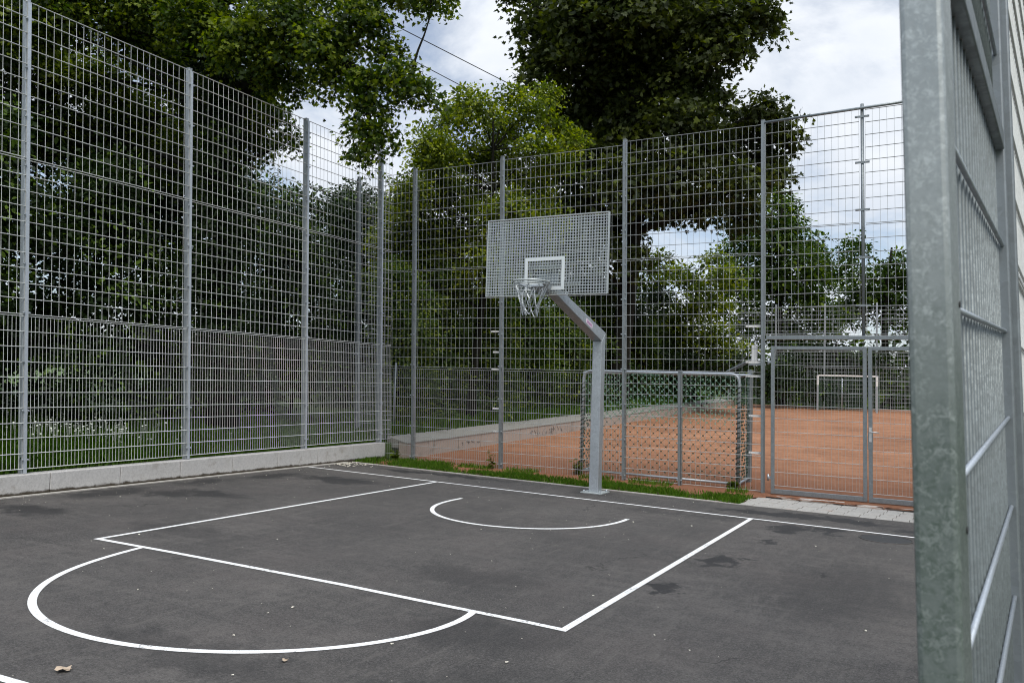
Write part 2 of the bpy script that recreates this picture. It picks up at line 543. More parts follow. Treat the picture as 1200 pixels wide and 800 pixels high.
def tree(name, label, cat, base, top, r0, blobs, leafmat, bark, size=.14, T=T_OVAL, cover=3.5, young=.15, per=11,
         fork=.45, group=None, limbs=True, droop=.3, spread=1.0, extra=()):
    t = thing(name, label, cat, group)
    t.location = tuple(base)
    b = MB()
    base, top = Vector(base), Vector(top)
    trunk = limb_path(base - Vector((0, 0, .3)), top, .05, 8, seed=len(label))
    b.tube(trunk, [r0 * (1.25 if i == 0 else 1.0) * (1 - .8 * i / 8) for i in range(9)], 10)
    if limbs:
        for i, (c, r) in enumerate(blobs):
            c = Vector(c)
            best = None      # leave the trunk below the clump, or the nearest bough if that is closer
            for k_, nd in enumerate(trunk[2:8]):
                hd = math.hypot(nd.x - c.x, nd.y - c.y)
                q_ = abs(nd.z - (c.z - .35 * hd)) + hd * .5
                if best is None or q_ < best[0]: best = (q_, nd, k_ + 2, 1.)
            for path, _r in extra:
                for j_, nd in enumerate(path[1:]):
                    q_ = (Vector(nd) - c).length * .8
                    if q_ < best[0] * .8 + .2: best = (q_, Vector(nd), 4, .45)
            s0, k, thin = best[1], best[2], best[3]
            pth = limb_path(s0, c, .10, 6, seed=i + 31)
            rr = r0 * .26 * (1 - .5 * k / 8) * thin
            b.tube(pth, [max(.008, rr * (1 - .86 * j / 6)) for j in range(7)], 6)
            rad = float(np.mean(np.array(r) * np.ones(3)))
            for q in range(4):
                dv = Vector(nrm(rng.normal(size=3) + np.array([0, 0, .3]))) * rad * .65
                st = pth[4 + q % 3]
                b.tube(limb_path(st, c + dv, .1, 4, seed=i * 9 + q), [max(.006, rr * .28 * (1 - .8 * j / 4)) for j in range(5)], 5)
    for path, rad in extra:
        b.tube(path, rad, 8)
    tr = b.build('trunk', bark)
    tr.parent = t
    tr.matrix_parent_inverse = Matrix.Translation(-Vector(t.location))
    cr = crown('crown', blobs, leafmat, None, size, T, cover, young, per, droop, spread)
    cr.parent = t
    cr.matrix_parent_inverse = Matrix.Translation(-Vector(t.location))
    return t

def pb(u, v, rpx, d, flat=.8):
    """a leaf clump from its surveyed bearing: photo direction, pixel radius, distance"""
    r = rpx * d / F
    return (atd(u, v, d), (r, r, r * flat))

# ------------------------------------------------------------------ terrain
def zk(y): return .263 + .0083 * (y + 4.64)
def red(y): return .032 * max(0., min(y, 34.) - 3.)
def terrain(x, y):
    r = red(y)
    low = r - .06
    if x <= -5.59:
        hi = (zk(y) - .03) if y < 3 else r + .36
        k = -5.6 - x
        return hi + min(.9, .075 * k) + (.04 * math.sin(x * 2.1 + y) if k > .5 else 0)
    return low
xs = [-400, -200, -100, -60, -40, -30, -24, -20] + [-17 + .5 * i for i in range(22)] + [-5.90, -5.60, -5.56, -5, -4, -2, 0, 2, 4, 6, 8, 12, 20, 40, 100, 250, 400]
ys = [-400, -150, -60, -30, -20, -16] + [-14 + .5 * i for i in range(34)] + [2.95, 3.05] + [3.5 + .75 * i for i in range(42)] + [36, 40, 50, 80, 150, 400]
tb = MB()
for y in ys:
    for x in xs:
        tb.v.append((x, y, terrain(x, y)))
W = len(xs)
for j in range(len(ys) - 1):
    for i in range(W - 1):
        tb.f.append((j * W + i, j * W + i + 1, (j + 1) * W + i + 1, (j + 1) * W + i)); tb.sm.append(False)
tag(tb.build('ground', M['ground']), kind='structure')

# asphalt court (edge line runs slightly askew to the baseline)
def edge_y(x): return 1.03 + (1.75 - x) * (.47 / 6.95) if x < 1.75 else 1.03 - (x - 1.75) * .045
ab = MB()
ex = [-5.5, -3, -1, 0, 1.75, 4, 9]
ab.v = [(x, -18, 0) for x in ex] + [(x, edge_y(x), 0) for x in ex]
ab.f = [(i, i + 1, len(ex) + i + 1, len(ex) + i) for i in range(len(ex) - 1)]
ab.sm = [False] * len(ab.f)
ac = ab
for i in range(len(ex) - 1):   # the cut edge
    ac.quad([(ex[i], edge_y(ex[i]), 0), (ex[i + 1], edge_y(ex[i + 1]), 0), (ex[i + 1], edge_y(ex[i + 1]), -.05), (ex[i], edge_y(ex[i]), -.05)])
tag(ac.build('asphalt_court', M['asphalt']), kind='structure')

# thin concrete edging along the asphalt
eb = MB()
for a_, b_ in ((-5.45, -3), (-2.995, -1), (-.995, 0), (.005, 1.75)):
    ya, yb_ = edge_y(a_), edge_y(b_)
    eb.v += [(a_, ya + .001, -.06), (b_, yb_ + .001, -.06), (b_, yb_ + .05, -.06), (a_, ya + .05, -.06),
             (a_, ya + .001, .012), (b_, yb_ + .001, .012), (b_, yb_ + .05, .012), (a_, ya + .05, .012)]
    n = len(eb.v) - 8
    for f in ((0, 3, 2, 1), (4, 5, 6, 7), (0, 1, 5, 4), (2, 3, 7, 6), (1, 2, 6, 5), (3, 0, 4, 7)):
        eb.f.append(tuple(n + i for i in f)); eb.sm.append(False)
tag(eb.build('kerb_edging', M['edge']), kind='structure')

# red clay pitch
cb = MB()
cy = [1.75, 3.0, 34.0]
cx0, cx1 = -5.2, 7.6
for i in range(2):
    z0, z1 = red(cy[i]) + (-.031 if i == 0 else -.004), red(cy[i + 1]) - .004
    x0 = cx0 if i else -5.3
    cb.quad([(x0, cy[i], z0), (cx1, cy[i], z0), (cx1, cy[i + 1], z1), (cx0 if i else -5.3, cy[i + 1], z1)])
tag(cb.build('clay_pitch', M['clay']), kind='structure')

# soil bed under the grass strip
sb = MB()
sb.quad([(-5.5, edge_y(-5.5) + .02, -.028), (1.8, edge_y(1.8) + .02, -.028), (2.0, 1.95, -.028), (-5.5, 2.1, -.028)])
tag(sb.build('verge', M['soil']), kind='structure')

# ------------------------------------------------------------------ court markings (4 mm sheets)
def strip(pts, w, name='court_marking', z=.004):
    b = MB()
    pts = [Vector((p[0], p[1], z)) for p in pts]
    L, R = [], []
    for i, p in enumerate(pts):
        a = pts[max(0, i - 1)]; c = pts[min(len(pts) - 1, i + 1)]
        d = (c - a).normalized(); nn = Vector((-d.y, d.x, 0))
        L.append(p + nn * w / 2); R.append(p - nn * w / 2)
    for i in range(len(pts) - 1):
        b.quad([R[i], R[i + 1], L[i + 1], L[i]])
    return tag(b.build(name, M['paint']), kind='structure')

def gnd(u, v):
    d = np.array([(u - 600) / F, -(v - 400) / F, 1.0]) @ RM
    t = -CAM[2] / d[2]
    q = CAM + t * d
    return (q[0], q[1])
LW = .055
BL, BR, FL, FR = gnd(511.9, 564.5), gnd(881, 607.2), gnd(114.5, 631.4), gnd(660.4, 738.2)
c0, c1 = gnd(353, 545.8), gnd(1069.5, 629.6)
dx = Vector((c1[0] - c0[0], c1[1] - c0[1]))
strip([c0, (c1[0] + dx.x * .4, c1[1] + dx.y * .4)], LW)
def ext(a, b, e0, e1):
    a, b = Vector(a), Vector(b); d = (b - a).normalized()
    return [a + d * e0, b + d * e1]
strip(ext(BL, FL, .03, .027), LW, z=.0042)
strip(ext(BR, FR, .03, .027), LW, z=.0042)
ft = [FL, gnd(200, 646.85), gnd(400, 684.9), gnd(520, 709.5), gnd(620, 729.6), FR]
d0 = (Vector(ft[1]) - Vector(ft[0])).normalized(); d1 = (Vector(ft[-1]) - Vector(ft[-2])).normalized()
strip(ft, LW, z=.0046)
# free throw half circle: through the surveyed points of the photo's arc
arc_px = [(166, 641.7), (120, 653), (85, 667), (55, 685), (38, 702), (36.5, 712), (46, 724), (70, 737), (110, 748), (165, 757), (230, 762), (300, 763.2), (370, 761.2), (440, 753.5), (500, 741), (530, 730), (555.2, 716.6)]
g = [np.array(gnd(u, v)) for u, v in arc_px]
ctr = (np.array(gnd(166, 641.7)) + np.array(gnd(555.2, 716.6))) / 2
ang = [math.atan2(q[1] - ctr[1], q[0] - ctr[0]) for q in g]
ang = [a if a < 0.3 else a - 2 * PI for a in ang]
rad = [np.linalg.norm(q - ctr) for q in g]
# smooth radius as a low-order polynomial in angle
co = np.polyfit(ang, rad, 5)
th = np.linspace(ang[0], ang[-1], 72)
strip([(ctr[0] + np.polyval(co, t) * math.cos(t), ctr[1] + np.polyval(co, t) * math.sin(t)) for t in th], LW, z=.0038)
# no-charge half circle
pa, pb_ = np.array(gnd(541.5, 583.8)), np.array(gnd(735.5, 608.2))
cc = (pa + pb_) / 2 + np.array([0, -.0])
s_px = [(541.5, 583.8), (523, 587.3), (511, 592), (507.5, 597.5), (515, 604.5), (540, 611.5), (580, 616.5), (630, 619.4), (680, 618.5), (710, 615), (735.5, 608.2)]
g2 = [np.array(gnd(u, v)) for u, v in s_px]
ang = [math.atan2(q[1] - cc[1], q[0] - cc[0]) for q in g2]
ang = [a if a < 0.5 else a - 2 * PI for a in ang]
co = np.polyfit(ang, [np.linalg.norm(q - cc) for q in g2], 4)
th = np.linspace(ang[0], ang[-1], 60)
strip([(cc[0] + np.polyval(co, t) * math.cos(t), cc[1] + np.polyval(co, t) * math.sin(t)) for t in th], LW)
# the end of the next line just inside the bottom left corner
e0, e1 = np.array(gnd(-40, 783)), np.array(gnd(9, 797))
strip([e0, e1 + (e1 - e0) * 1.2], LW)

# round cover set flush in the asphalt near the gate
mx_, my_ = gnd(1038, 631.6)
mh = thing('manhole_cover', 'round dark cover flush in the asphalt near the gate, beside the baseline', 'manhole cover')
mh.location = (mx_, my_, 0)
k = MB(); k.rod((0, 0, -.03), (0, 0, .003), .262, 40); k.build('lid', simple('dark_cover', (.022, .022, .022), .7, .0, .3, 30, .2), mh)
k = MB(); k.tube([(.275 * math.cos(2 * PI * i / 40), .275 * math.sin(2 * PI * i / 40), .0) for i in range(40)], .008, 6, closed=True)
k.build('ring', simple('iron_ring', (.06, .055, .05), .6, .3, .3, 30), mh)

# ------------------------------------------------------------------ paving in front of the gate
pv = MB()
rows = 4
for r_ in range(rows):
    y0 = .0
    for k in range(26):
        w_ = .20
        x0 = 1.62 + k * w_ + (.1 if r_ % 2 else 0) + r_ * .13
        if x0 > 6.2: break
        yy = edge_y(x0) + .012 + r_ * .245
        g_ = .006
        zt = .006 + random.uniform(-.003, .003)
        pv.box(x0 + g_ / 2, x0 + w_ - g_ / 2, yy + g_ / 2, yy + .245 - g_ / 2, -.05, zt)
pvo = pv.build('pavement', M['paver'], bevel=.004)
tag(pvo, kind='structure')
st_ = MB()
x0 = 2.2
while x0 < 6.2:
    L_ = random.uniform(.45, .7)
    yy = 2.10 - (x0 - 2.2) * .03
    st_.box(x0, x0 + L_ - .02, yy, yy + .12 + random.uniform(0, .05), -.06, .02 + random.uniform(-.01, .008))
    x0 += L_
tag(st_.build('edging_stones', M['stone'], bevel=.012), kind='structure')
sp = MB()     # clay washed out under the gate
for k in range(70):
    x_ = random.uniform(2.1, 5.6); y_ = 2.0 + abs(random.gauss(0, .12)) - .03 * (x_ - 2.2)
    n_ = 9; ph = random.random() * 6
    rx_, ry_ = random.uniform(.05, .22), random.uniform(.02, .06)
    zz = .022 + k * .0001
    sp.quad([(x_ + rx_ * math.cos(2 * PI * i / n_) * random.uniform(.6, 1.2), y_ + ry_ * math.sin(2 * PI * i / n_) * random.uniform(.6, 1.2), zz) for i in range(n_)])
tag(sp.build('clay_spill', M['clay']), kind='structure')

# ------------------------------------------------------------------ plinth and retaining wall
pl = MB()
y = -9.35
while y < 2.6:
    y1 = min(y + 1.0, 2.66)
    za, zb = zk(y), zk(y1)
    n = len(pl.v)
    g_ = .004
    pl.v += [(-5.53, y + g_, -.1), (-5.74, y + g_, -.1), (-5.74, y1 - g_, -.1), (-5.53, y1 - g_, -.1),
             (-5.53, y + g_, za), (-5.74, y + g_, za), (-5.74, y1 - g_, zb), (-5.53, y1 - g_, zb)]
    for f in ((0, 1, 2, 3), (4, 7, 6, 5), (0, 4, 5, 1), (2, 6, 7, 3), (1, 5, 6, 2), (0, 3, 7, 4)):
        pl.f.append(tuple(n + i for i in f)); pl.sm.append(False)
    y = y1
tag(pl.build('concrete_plinth', M['concrete'], bevel=.008), 'low pale concrete block plinth along the asphalt under the left mesh fence', 'plinth')
ks = MB()
ks.box(-5.512, -5.455, -9.3, 1.42, -.05, .014)
tag(ks.build('kerb_strip', M['edge']), kind='structure')

wl = thing('retaining_wall', 'low pinkish concrete retaining wall with sloping grey top along the red clay pitch', 'wall')
wf, wc = MB(), MB()
y = 2.95
while y < 31:
    y1 = y + 1.0
    a0, a1 = red(y), red(y1)
    g_ = .016
    h_ = .30 - .0016 * (y - 3)
    for mb_, prof in ((wf, [(-5.2, -.15), (-5.2, h_), (-5.42, h_ + .03), (-5.42, -.15)]), ):
        n = len(mb_.v)
        for yy, zz in ((y + g_, a0), (y1 - g_, a1)):
            mb_.v += [(px, yy, zz + pz) for px, pz in prof]
        for f in ((0, 1, 2, 3), (7, 6, 5, 4), (0, 4, 5, 1), (1, 5, 6, 2), (2, 6, 7, 3), (3, 7, 4, 0)):
            mb_.f.append(tuple(n + i for i in f)); mb_.sm.append(False)
    y = y1
n_seg = 14
prof = [(-5.185, .303), (-5.185, .318), (-5.72, .43), (-5.72, .2), (-5.43, .2), (-5.43, .338)]
for k in range(n_seg):
    ya, yb2 = 2.95 + k * 2 + .004, 2.95 + (k + 1) * 2 - .004
    n = len(wc.v)
    for yy in (ya, yb2):
        q = -.0016 * (yy - 3)
        wc.v += [(px, yy, red(yy) + pz + q) for px, pz in prof]
    m_ = len(prof)
    wc.f.append(tuple(n + i for i in range(m_))); wc.f.append(tuple(n + m_ + i for i in range(m_))[::-1]); wc.sm += [False, False]
    for i in range(m_):
        j = (i + 1) % m_
        wc.f.append((n + i, n + m_ + i, n + m_ + j, n + j)); wc.sm.append(False)
wf.build('wall_face', M['wallcon'], wl)
wc.build('wall_coping', M['wallcap'], wl)
# scrawled grey paint marks on the wall face
gm = MB()
rs = random.Random(5)
def scrawl(y0, n, h):
    y = y0
    for k in range(n):
        q = None
        for i in range(rs.randint(3, 6)):
            yy, zz = y + rs.uniform(-.1, .1), .14 + rs.uniform(-h, h)
            p_ = (-5.199, yy, red(yy) + zz)
            if q: gm.rod(q, p_, rs.uniform(.004, .009), 4)
            q = p_
        y += rs.uniform(.12, .30)
scrawl(8.6, 11, .09); scrawl(5.1, 4, .05)
gm.build('graffiti', simple('faded_spray_paint', (.13, .115, .11), .9), wl)

# ------------------------------------------------------------------ fences
def mesh_panel_mb(p0, p1, zb0, zb1, h, vs, hs=.2, rv=.0028, rh=.0038, n=4, twin=.0062, tops=.0, mb=None, nh=None):
    """double-rod mesh panel from p0 to p1, bottom zb0 / zb1, height h"""
    b = mb or MB()
    p0, p1 = Vector((p0[0], p0[1], 0)), Vector((p1[0], p1[1], 0))
    d = (p1 - p0); L = d.length; d.normalize()
    nn = Vector((-d.y, d.x, 0))
    cnt = max(1, round(L / vs))
    for i in range(cnt + 1):
        t = i / cnt
        p = p0.lerp(p1, t); z = zb0 + (zb1 - zb0) * t
        b.rod(p + Vector((0, 0, z - tops)), p + Vector((0, 0, z + h + tops)), rv, n, cap=False)
    rows = round(h / hs)
    for k in range(rows + 1):
        z0, z1 = zb0 + h * k / rows, zb1 + h * k / rows
        for s in (-1, 1):
            o = nn * twin * s
            b.rod(p0 + o + Vector((0, 0, z0)), p1 + o + Vector((0, 0, z1)), rh, n, cap=False)
    return b

bolt_me = None
def bolt(parent, p, d):
    """bolt head; all share one mesh"""
    global bolt_me
    if bolt_me is None:
        b = MB()
        b.rod((0, 0, 0), (0, 0, .022), .013, 6)
        b.rod((0, 0, .022), (0, 0, .034), .008, 6)
        o = b.build('bolt', M['galv'])
        bolt_me = o.data
        bpy.data.objects.remove(o)
    o = bpy.data.objects.new('bolt', bolt_me)
    COL.objects.link(o)
    o.parent = parent
    o.rotation_euler = Vector(d).to_track_quat('Z', 'Y').to_euler()
    o.location = p

def fence_post(parent, x, y, z0, z1, inward, along, mat, bolts=True, sq=.03, dep=.035):
    """tube behind the mesh, clamping strip in front of it, bolts through both"""
    inw, al = Vector(inward), Vector(along)
    b = MB()
    c = Vector((x, y, 0)) - inw * (dep + .012)
    b.obox((c.x, c.y, (z0 + z1) / 2), al, inw, (0, 0, 1), (sq, dep, (z1 - z0) / 2))
    # cap
    b.obox((c.x, c.y, z1 + .003), al, inw, (0, 0, 1), (sq + .003, dep + .003, .006))
    po = b.build('post', mat, parent, bevel=.004)
    s = MB()
    c2 = Vector((x, y, 0)) + inw * .015
    s.obox((c2.x, c2.y, (z0 + z1) / 2 - .02), al, inw, (0, 0, 1), (.021, .004, (z1 - z0) / 2 - .03))
    s.build('clamp_strip', M['strip'] if mat == M['galv'] else mat, po)
    if bolts:
        z = z0 + .18
        while z < z1 - .05:
            for sgn in (-1, 1):
                pp = Vector((x, y, z)) + al * sgn * (.034) + inw * .004
                bolt(po, pp, inw)
            z += .62
    return po

lf = thing('mesh_fence', 'tall galvanised mesh fence on the pale plinth along the left side of the court', 'fence')
LY = [-9.62, -7.13, -4.64, -2.16, .41, 2.60]
for i, y in enumerate(LY):
    z0 = zk(y)
    fence_post(lf, -5.62, y, z0, z0 + 6.02, (1, 0, 0), (0, 1, 0), M['galv'], bolts=i >= 2, sq=.03, dep=.04)
for i in range(len(LY)):
    ya = LY[i] + .02
    yb = (LY[i + 1] - .02) if i + 1 < len(LY) else 2.60 + .33
    za, zb = zk(ya), zk(yb)
    for (o_, h, vs) in ((.064, 1.93, .05), (2.02, 1.95, .10), (4.00, 1.98, .10)):
        mesh_panel_mb((-5.62, ya), (-5.62, yb), za + o_, zb + o_, h, vs, .1925 if vs < .06 else .195, .0031, .0041).build('mesh_panel', M['wire'], lf)

bf = thing('mesh_fence', 'tall grey mesh fence behind the basketball hoop, between the court and the red clay pitch', 'fence')
BX = [-6.35, -4.89, -2.84, -.35, 2.03]
for i, x in enumerate(BX):
    zt = 6.0 + .03 * i
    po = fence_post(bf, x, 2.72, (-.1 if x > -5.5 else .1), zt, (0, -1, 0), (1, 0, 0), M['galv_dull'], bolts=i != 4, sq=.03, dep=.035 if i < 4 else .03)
    if i in (2, 4):
        rows_ = [(2.62, .21), (2.22, .17), (1.89, .20), (1.13, .17), (.69, .15)] if i == 2 else [(2.69, .25), (2.10, .25), (1.87, .25), (1.22, .2), (.62, .2)]
        for zz, L_ in rows_:
            k = MB()
            k.obox((x - L_ / 2 - .03, 2.79, zz), (1, 0, 0), (0, 1, 0), (0, 0, 1), (L_ / 2, .012, .017))
            k.rod((x - L_ + .0, 2.776, zz), (x - L_, 2.768, zz), .008, 6)
            k.build('bracket', M['white'], po)
for i in range(4):
    xa, xb = BX[i] + .02, BX[i + 1] - .02
    if i < 3:
        levels = ((-.09, 1.95, .05), (1.90, 1.96, .10), (3.89, 2.05 + .02 * i, .10))
    else:
        levels = ((1.93, 1.94, .10), (3.90, 2.14, .10))
    for zz, h, vs in levels:
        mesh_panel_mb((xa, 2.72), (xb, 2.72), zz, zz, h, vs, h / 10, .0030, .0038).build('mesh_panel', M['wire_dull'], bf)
# lower bay in front of the goal: two panels with a short post between
for xa, xb in ((-.33, .63), (.69, 2.01)):
    mesh_panel_mb((xa, 2.72), (xb, 2.72), .02, .02, 1.86, .0833, .186, .0027, .0038).build('mesh_panel', M['wire_dull'], bf)
fence_post(bf, .66, 2.72, -.1, 1.93, (0, -1, 0), (1, 0, 0), M['galv_dull'])
# right-hand bays: transom over the gate, upper panels, round top rail
GX1 = 5.06
fence_post(bf, GX1, 2.72, -.05, 6.16, (0, -1, 0), (1, 0, 0), M['galv_dull'], bolts=False)
tr_ = MB(); tr_.obox(((2.06 + GX1) / 2 - .0, 2.745, 2.50), (1, 0, 0), (0, 1, 0), (0, 0, 1), ((GX1 - 2.06) / 2 - .03, .03, .03))
tr_.build('transom', M['galv_dull'], bf, bevel=.004)
tr_ = MB(); tr_.rod((2.06, 2.73, 6.075), (GX1 - .03, 2.73, 6.155), .022, 10); tr_.build('top_rail', M['galv_dull'], bf)
pm = MB(); pm.rod((3.545, 2.765, 2.532), (3.545, 2.765, 6.19), .026, 12)
pm = pm.build('post', M['galv_dull'], bf)
for zz in (5.98, 5.25, 4.5, 3.75, 3.0):
    k = MB()
    k.obox((3.545, 2.735, zz), (1, 0, 0), (0, 1, 0), (0, 0, 1), (.105, .006, .016))
    k.rod((3.46, 2.73, zz), (3.46, 2.71, zz), .013, 8); k.rod((3.63, 2.73, zz), (3.63, 2.71, zz), .013, 8)
    k.build('clamp', M['galv_dull'], pm)
for xa, xb in ((2.08, 3.50), (3.59, GX1 - .03)):
    for zz, h in ((2.56, 1.70), (4.28, 1.80)):
        mesh_panel_mb((xa, 2.72), (xb, 2.72), zz, zz + .04 * (xb - xa) / 3, h, .10, .2, .0032, .0042).build('mesh_panel', M['wire_dull'], bf)
for xa, xb in ((GX1 + .03, 7.5),):
    fence_post(bf, 7.5, 2.72, -.05, 6.16, (0, -1, 0), (1, 0, 0), M['galv_dull'], bolts=False)
    for zz, h, vs in ((-.05, 1.95, .05), (1.93, 1.96, .10), (3.92, 2.2, .10)):
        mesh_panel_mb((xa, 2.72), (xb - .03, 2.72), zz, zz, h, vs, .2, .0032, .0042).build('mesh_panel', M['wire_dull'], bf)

# the courts fall slightly towards the camera, the fences stand plumb against that fall
def plumb(root, fn):
    for o in root.children_recursive:
        if o.type != 'MESH': continue
        if o.name.startswith('bolt'):
            o.location = fn(*o.location)
        elif not o.get('plumbed'):
            for v in o.data.vertices: v.co = fn(*v.co)
plumb(lf, lambda x, y, z: (x, y - .055 * (z - .3), z))
plumb(bf, lambda x, y, z: (x - (.015 + .0036 * max(0, 2.03 - x)) * max(0, z), y, z))

# double gate
gt = thing('double_gate', 'grey steel double gate with mesh infill leading to the red clay pitch', 'gate')
def gate_leaf(x0, x1, z0, z1, handle):
    b = MB()
    yc, hw = 2.70, .028
    def bar(ax, bx, az, bz):
        b.obox(((ax + bx) / 2, yc, (az + bz) / 2), (1, 0, 0), (0, 1, 0), (0, 0, 1), ((bx - ax) / 2, .022, (bz - az) / 2))
    bar(x0, x0 + 2 * hw, z0, z1); bar(x1 - 2 * hw, x1, z0, z1)
    bar(x0 + 2 * hw, x1 - 2 * hw, z1 - 2 * hw, z1 - .001); bar(x0 + 2 * hw, x1 - 2 * hw, z0 + .001, z0 + 2 * hw + .02)
    lf_ = b.build('gate_leaf', M['galv_dull'], gt, bevel=.004)
    mesh_panel_mb((x0 + 2 * hw, yc), (x1 - 2 * hw, yc), z0 + .13, z0 + .13, z1 - z0 - .22, .05, .215, .0023, .0032).build('mesh_infill', M['wire_dull'], lf_)
    if handle:
        k = MB()
        k.obox((x0 + .028, yc - .026, 1.02), (1, 0, 0), (0, 1, 0), (0, 0, 1), (.018, .005, .11))
        k.rod((x0 + .028, yc - .03, 1.06), (x0 + .028, yc - .075, 1.06), .009, 8)
        k.rod((x0 + .02, yc - .072, 1.06), (x0 + .15, yc - .072, 1.055), .010, 8)
        k.build('lever_handle', M['chain'], lf_)
        k = MB(); k.obox((x0 + .028, yc + .002, .92), (1, 0, 0), (0, 1, 0), (0, 0, 1), (.033, .026, .13)); k.build('lock_case', M['galv_dull'], lf_)
    else:
        for zz in (z0 + .25, z1 - .25):
            k = MB(); k.rod((x0 - .04, yc, zz - .05), (x0 - .04, yc, zz + .05), .016, 8); k.obox((x0 - .02, yc, zz), (1, 0, 0), (0, 1, 0), (0, 0, 1), (.035, .006, .02))
            k.build('hinge', M['galv'], lf_)
gate_leaf(2.165, 3.585, .0, 2.36, False)
gate_leaf(3.605, 5.02, .0, 2.36, True)

plumb(gt, lambda x, y, z: (x - .013 * z, y, z))

# white upright box on a bracket beside the gate post
wb = thing('control_box', 'slim white upright box on a grey arm left of the gate post', 'box')
k = MB(); k.box(1.79, 1.875, 2.86, 2.93, 2.10, 2.385); k.build('housing', M['white'], wb, bevel=.008)
k = MB(); k.box(1.76, 2.02, 2.84, 2.90, 2.05, 2.085); k.build('support_arm', M['galv'], wb)
k = MB(); k.rod((1.79, 2.9, 2.14), (1.30, 3.25, 1.94), .03, 4); k.rod((1.80, 2.9, 2.30), (1.50, 3.12, 2.06), .008, 6); k.build('stay', M['galv_dull'], wb)

# ------------------------------------------------------------------ goal behind the fence
gl = thing('football_goal', 'galvanised small goal with rounded corners and green net pressed against the fence by the hoop', 'goal')
gx0, gx1, gy, gz = -1.30, 1.56, 3.05, 1.90
rc = .14
def rounded(y, inset=0):
    pts = [(gx0, y, .0), (gx0, y, gz - rc)]
    for i in range(1, 7):
        t = PI / 2 * i / 6
        pts.append((gx0 + rc - rc * math.cos(t), y, gz - rc + rc * math.sin(t)))
    pts.append((gx1 - rc, y, gz))
    for i in range(1, 7):
        t = PI / 2 * i / 6
        pts.append((gx1 - rc + rc * math.sin(t), y, gz - rc + rc * math.cos(t)))
    pts.append((gx1, y, .0))
    return pts
k = MB(); k.tube(rounded(gy), .027, 12); k.build('back_frame', M['galv'], gl)
k = MB(); k.rod((gx0, gy, .075), (gx1, gy, .06), .022, 8); k.build('ground_bar', M['galv'], gl)
gd = .85
k = MB()
for xx in (gx0, gx1):
    k.rod((xx, gy, .06), (xx + .0, gy + gd, .09), .022, 8)
    k.rod((xx, gy, gz - .03), (xx + .0, gy + gd, gz + .02), .022, 8)
k.build('side_bars', M['galv'], gl)
for xx in (gx0, gx1):
    k = MB(); k.obox((xx, gy + gd, 1.0), (1, 0, 0), (0, 1, 0), (0, 0, 1), (.04, .06, 1.0)); k.build('goal_post', M['galv_dull'], gl, bevel=.005)
k = MB(); k.rod((gx0 + .04, gy + gd, 1.90), (gx1 - .04, gy + gd, 1.90), .03, 10); k.build('crossbar', M['galv'], gl)
def net_plane(o, ex, ey, W_, H_, pitch, cord, knots, wob, upper=None):
    """diamond net on the plane o + a*ex + b*ey"""
    o, ex, ey = Vector(o), Vector(ex), Vector(ey)
    nz = ex.cross(ey).normalized()
    nu, nv = max(2, round(W_ / pitch)), max(2, round(H_ / pitch))
    du, dv = W_ / nu, H_ / nv
    P = {}
    for j in range(2 * nv + 1):
        for i in range(2 * nu + 1):
            if (i + j) % 2 == 0:
                edge = i in (0, 2 * nu) or j in (0, 2 * nv)
                jit = 0 if edge else .006
                P[i, j] = o + ex * (i * du / 2 + random.gauss(0, jit)) + ey * (j * dv / 2 + random.gauss(0, jit)) + nz * (0 if edge else wob * math.sin(i * .3) * math.sin(j * .25) + random.gauss(0, .008))
    for (i, j), p in P.items():
        for q in ((i + 1, j + 1), (i - 1, j + 1)):
            if q in P:
                cord.rod(p, P[q], .0019, 4, cap=False)
        (upper if upper is not None and p.z > 1.02 else knots).obox(p, (1, 0, 0), (0, 1, 0), (0, 0, 1), (.0115, .009, .0115))
nc, nk, nu_ = MB(), MB(), MB()
net_plane((gx0 + .03, gy + .04, .07), (1, 0, 0), (0, 0, 1), gx1 - gx0 - .06, gz - .10, .145, nc, nk, .03, nu_)
# a second, slack length of net hangs in folds under the crossbar
net_plane((gx0 + .05, gy + .30, 1.08), (1, 0, 0), (0, .12, 1), gx1 - gx0 - .1, .78, .125, nc, nk, .05, nu_)
for xx in (gx0 + .01, gx1 - .01):
    net_plane((xx, gy + .04, .08), (0, 1, 0), (0, 0, 1), gd - .1, gz - .12, .12, nc, nk, .02)
net_plane((gx0 + .03, gy + .04, gz - .03), (1, 0, 0), (0, 1, .05), gx1 - gx0 - .06, gd - .1, .145, nc, nk, .03)
merged('net', ((nc, M['net']), (nk, M['knot']), (nu_, M['knot_pale'])), gl)
for xx in (gx0, gx1):   # net border rope laced round the uprights
    k = MB()
    pts = []
    for i in range(120):
        t = i * 1.0
        pts.append((xx + .036 * math.cos(t), gy + .036 * math.sin(t), .1 + i * 1.6 / 120))
    k.tube(pts, .012, 5)
    k.build('lacing', M['lacing'], gl)

# ------------------------------------------------------------------ basketball hoop
HX = -.06
bh = thing('basketball_hoop', 'galvanised basketball hoop with grating backboard and chain net on the baseline', 'basketball hoop')
bh.location = (HX, .75, 0)
def under(o):
    o.parent = bh
    o.matrix_parent_inverse = Matrix.Translation(-Vector(bh.location))
    return o
k = MB(); k.box(HX - .17, HX + .17, .58, .92, .0, .018); bp = under(k.build('base_plate', M['board'], bevel=.003))
for sx in (-1, 1):
    for sy in (-1, 1):
        q = MB(); q.rod((HX + sx * .13, .75 + sy * .13, .018), (HX + sx * .13, .75 + sy * .13, .045), .016, 6)
        q.build('anchor_bolt', M['galv'], bp)
hw = .076
slope = math.atan2(.62, 1.92)
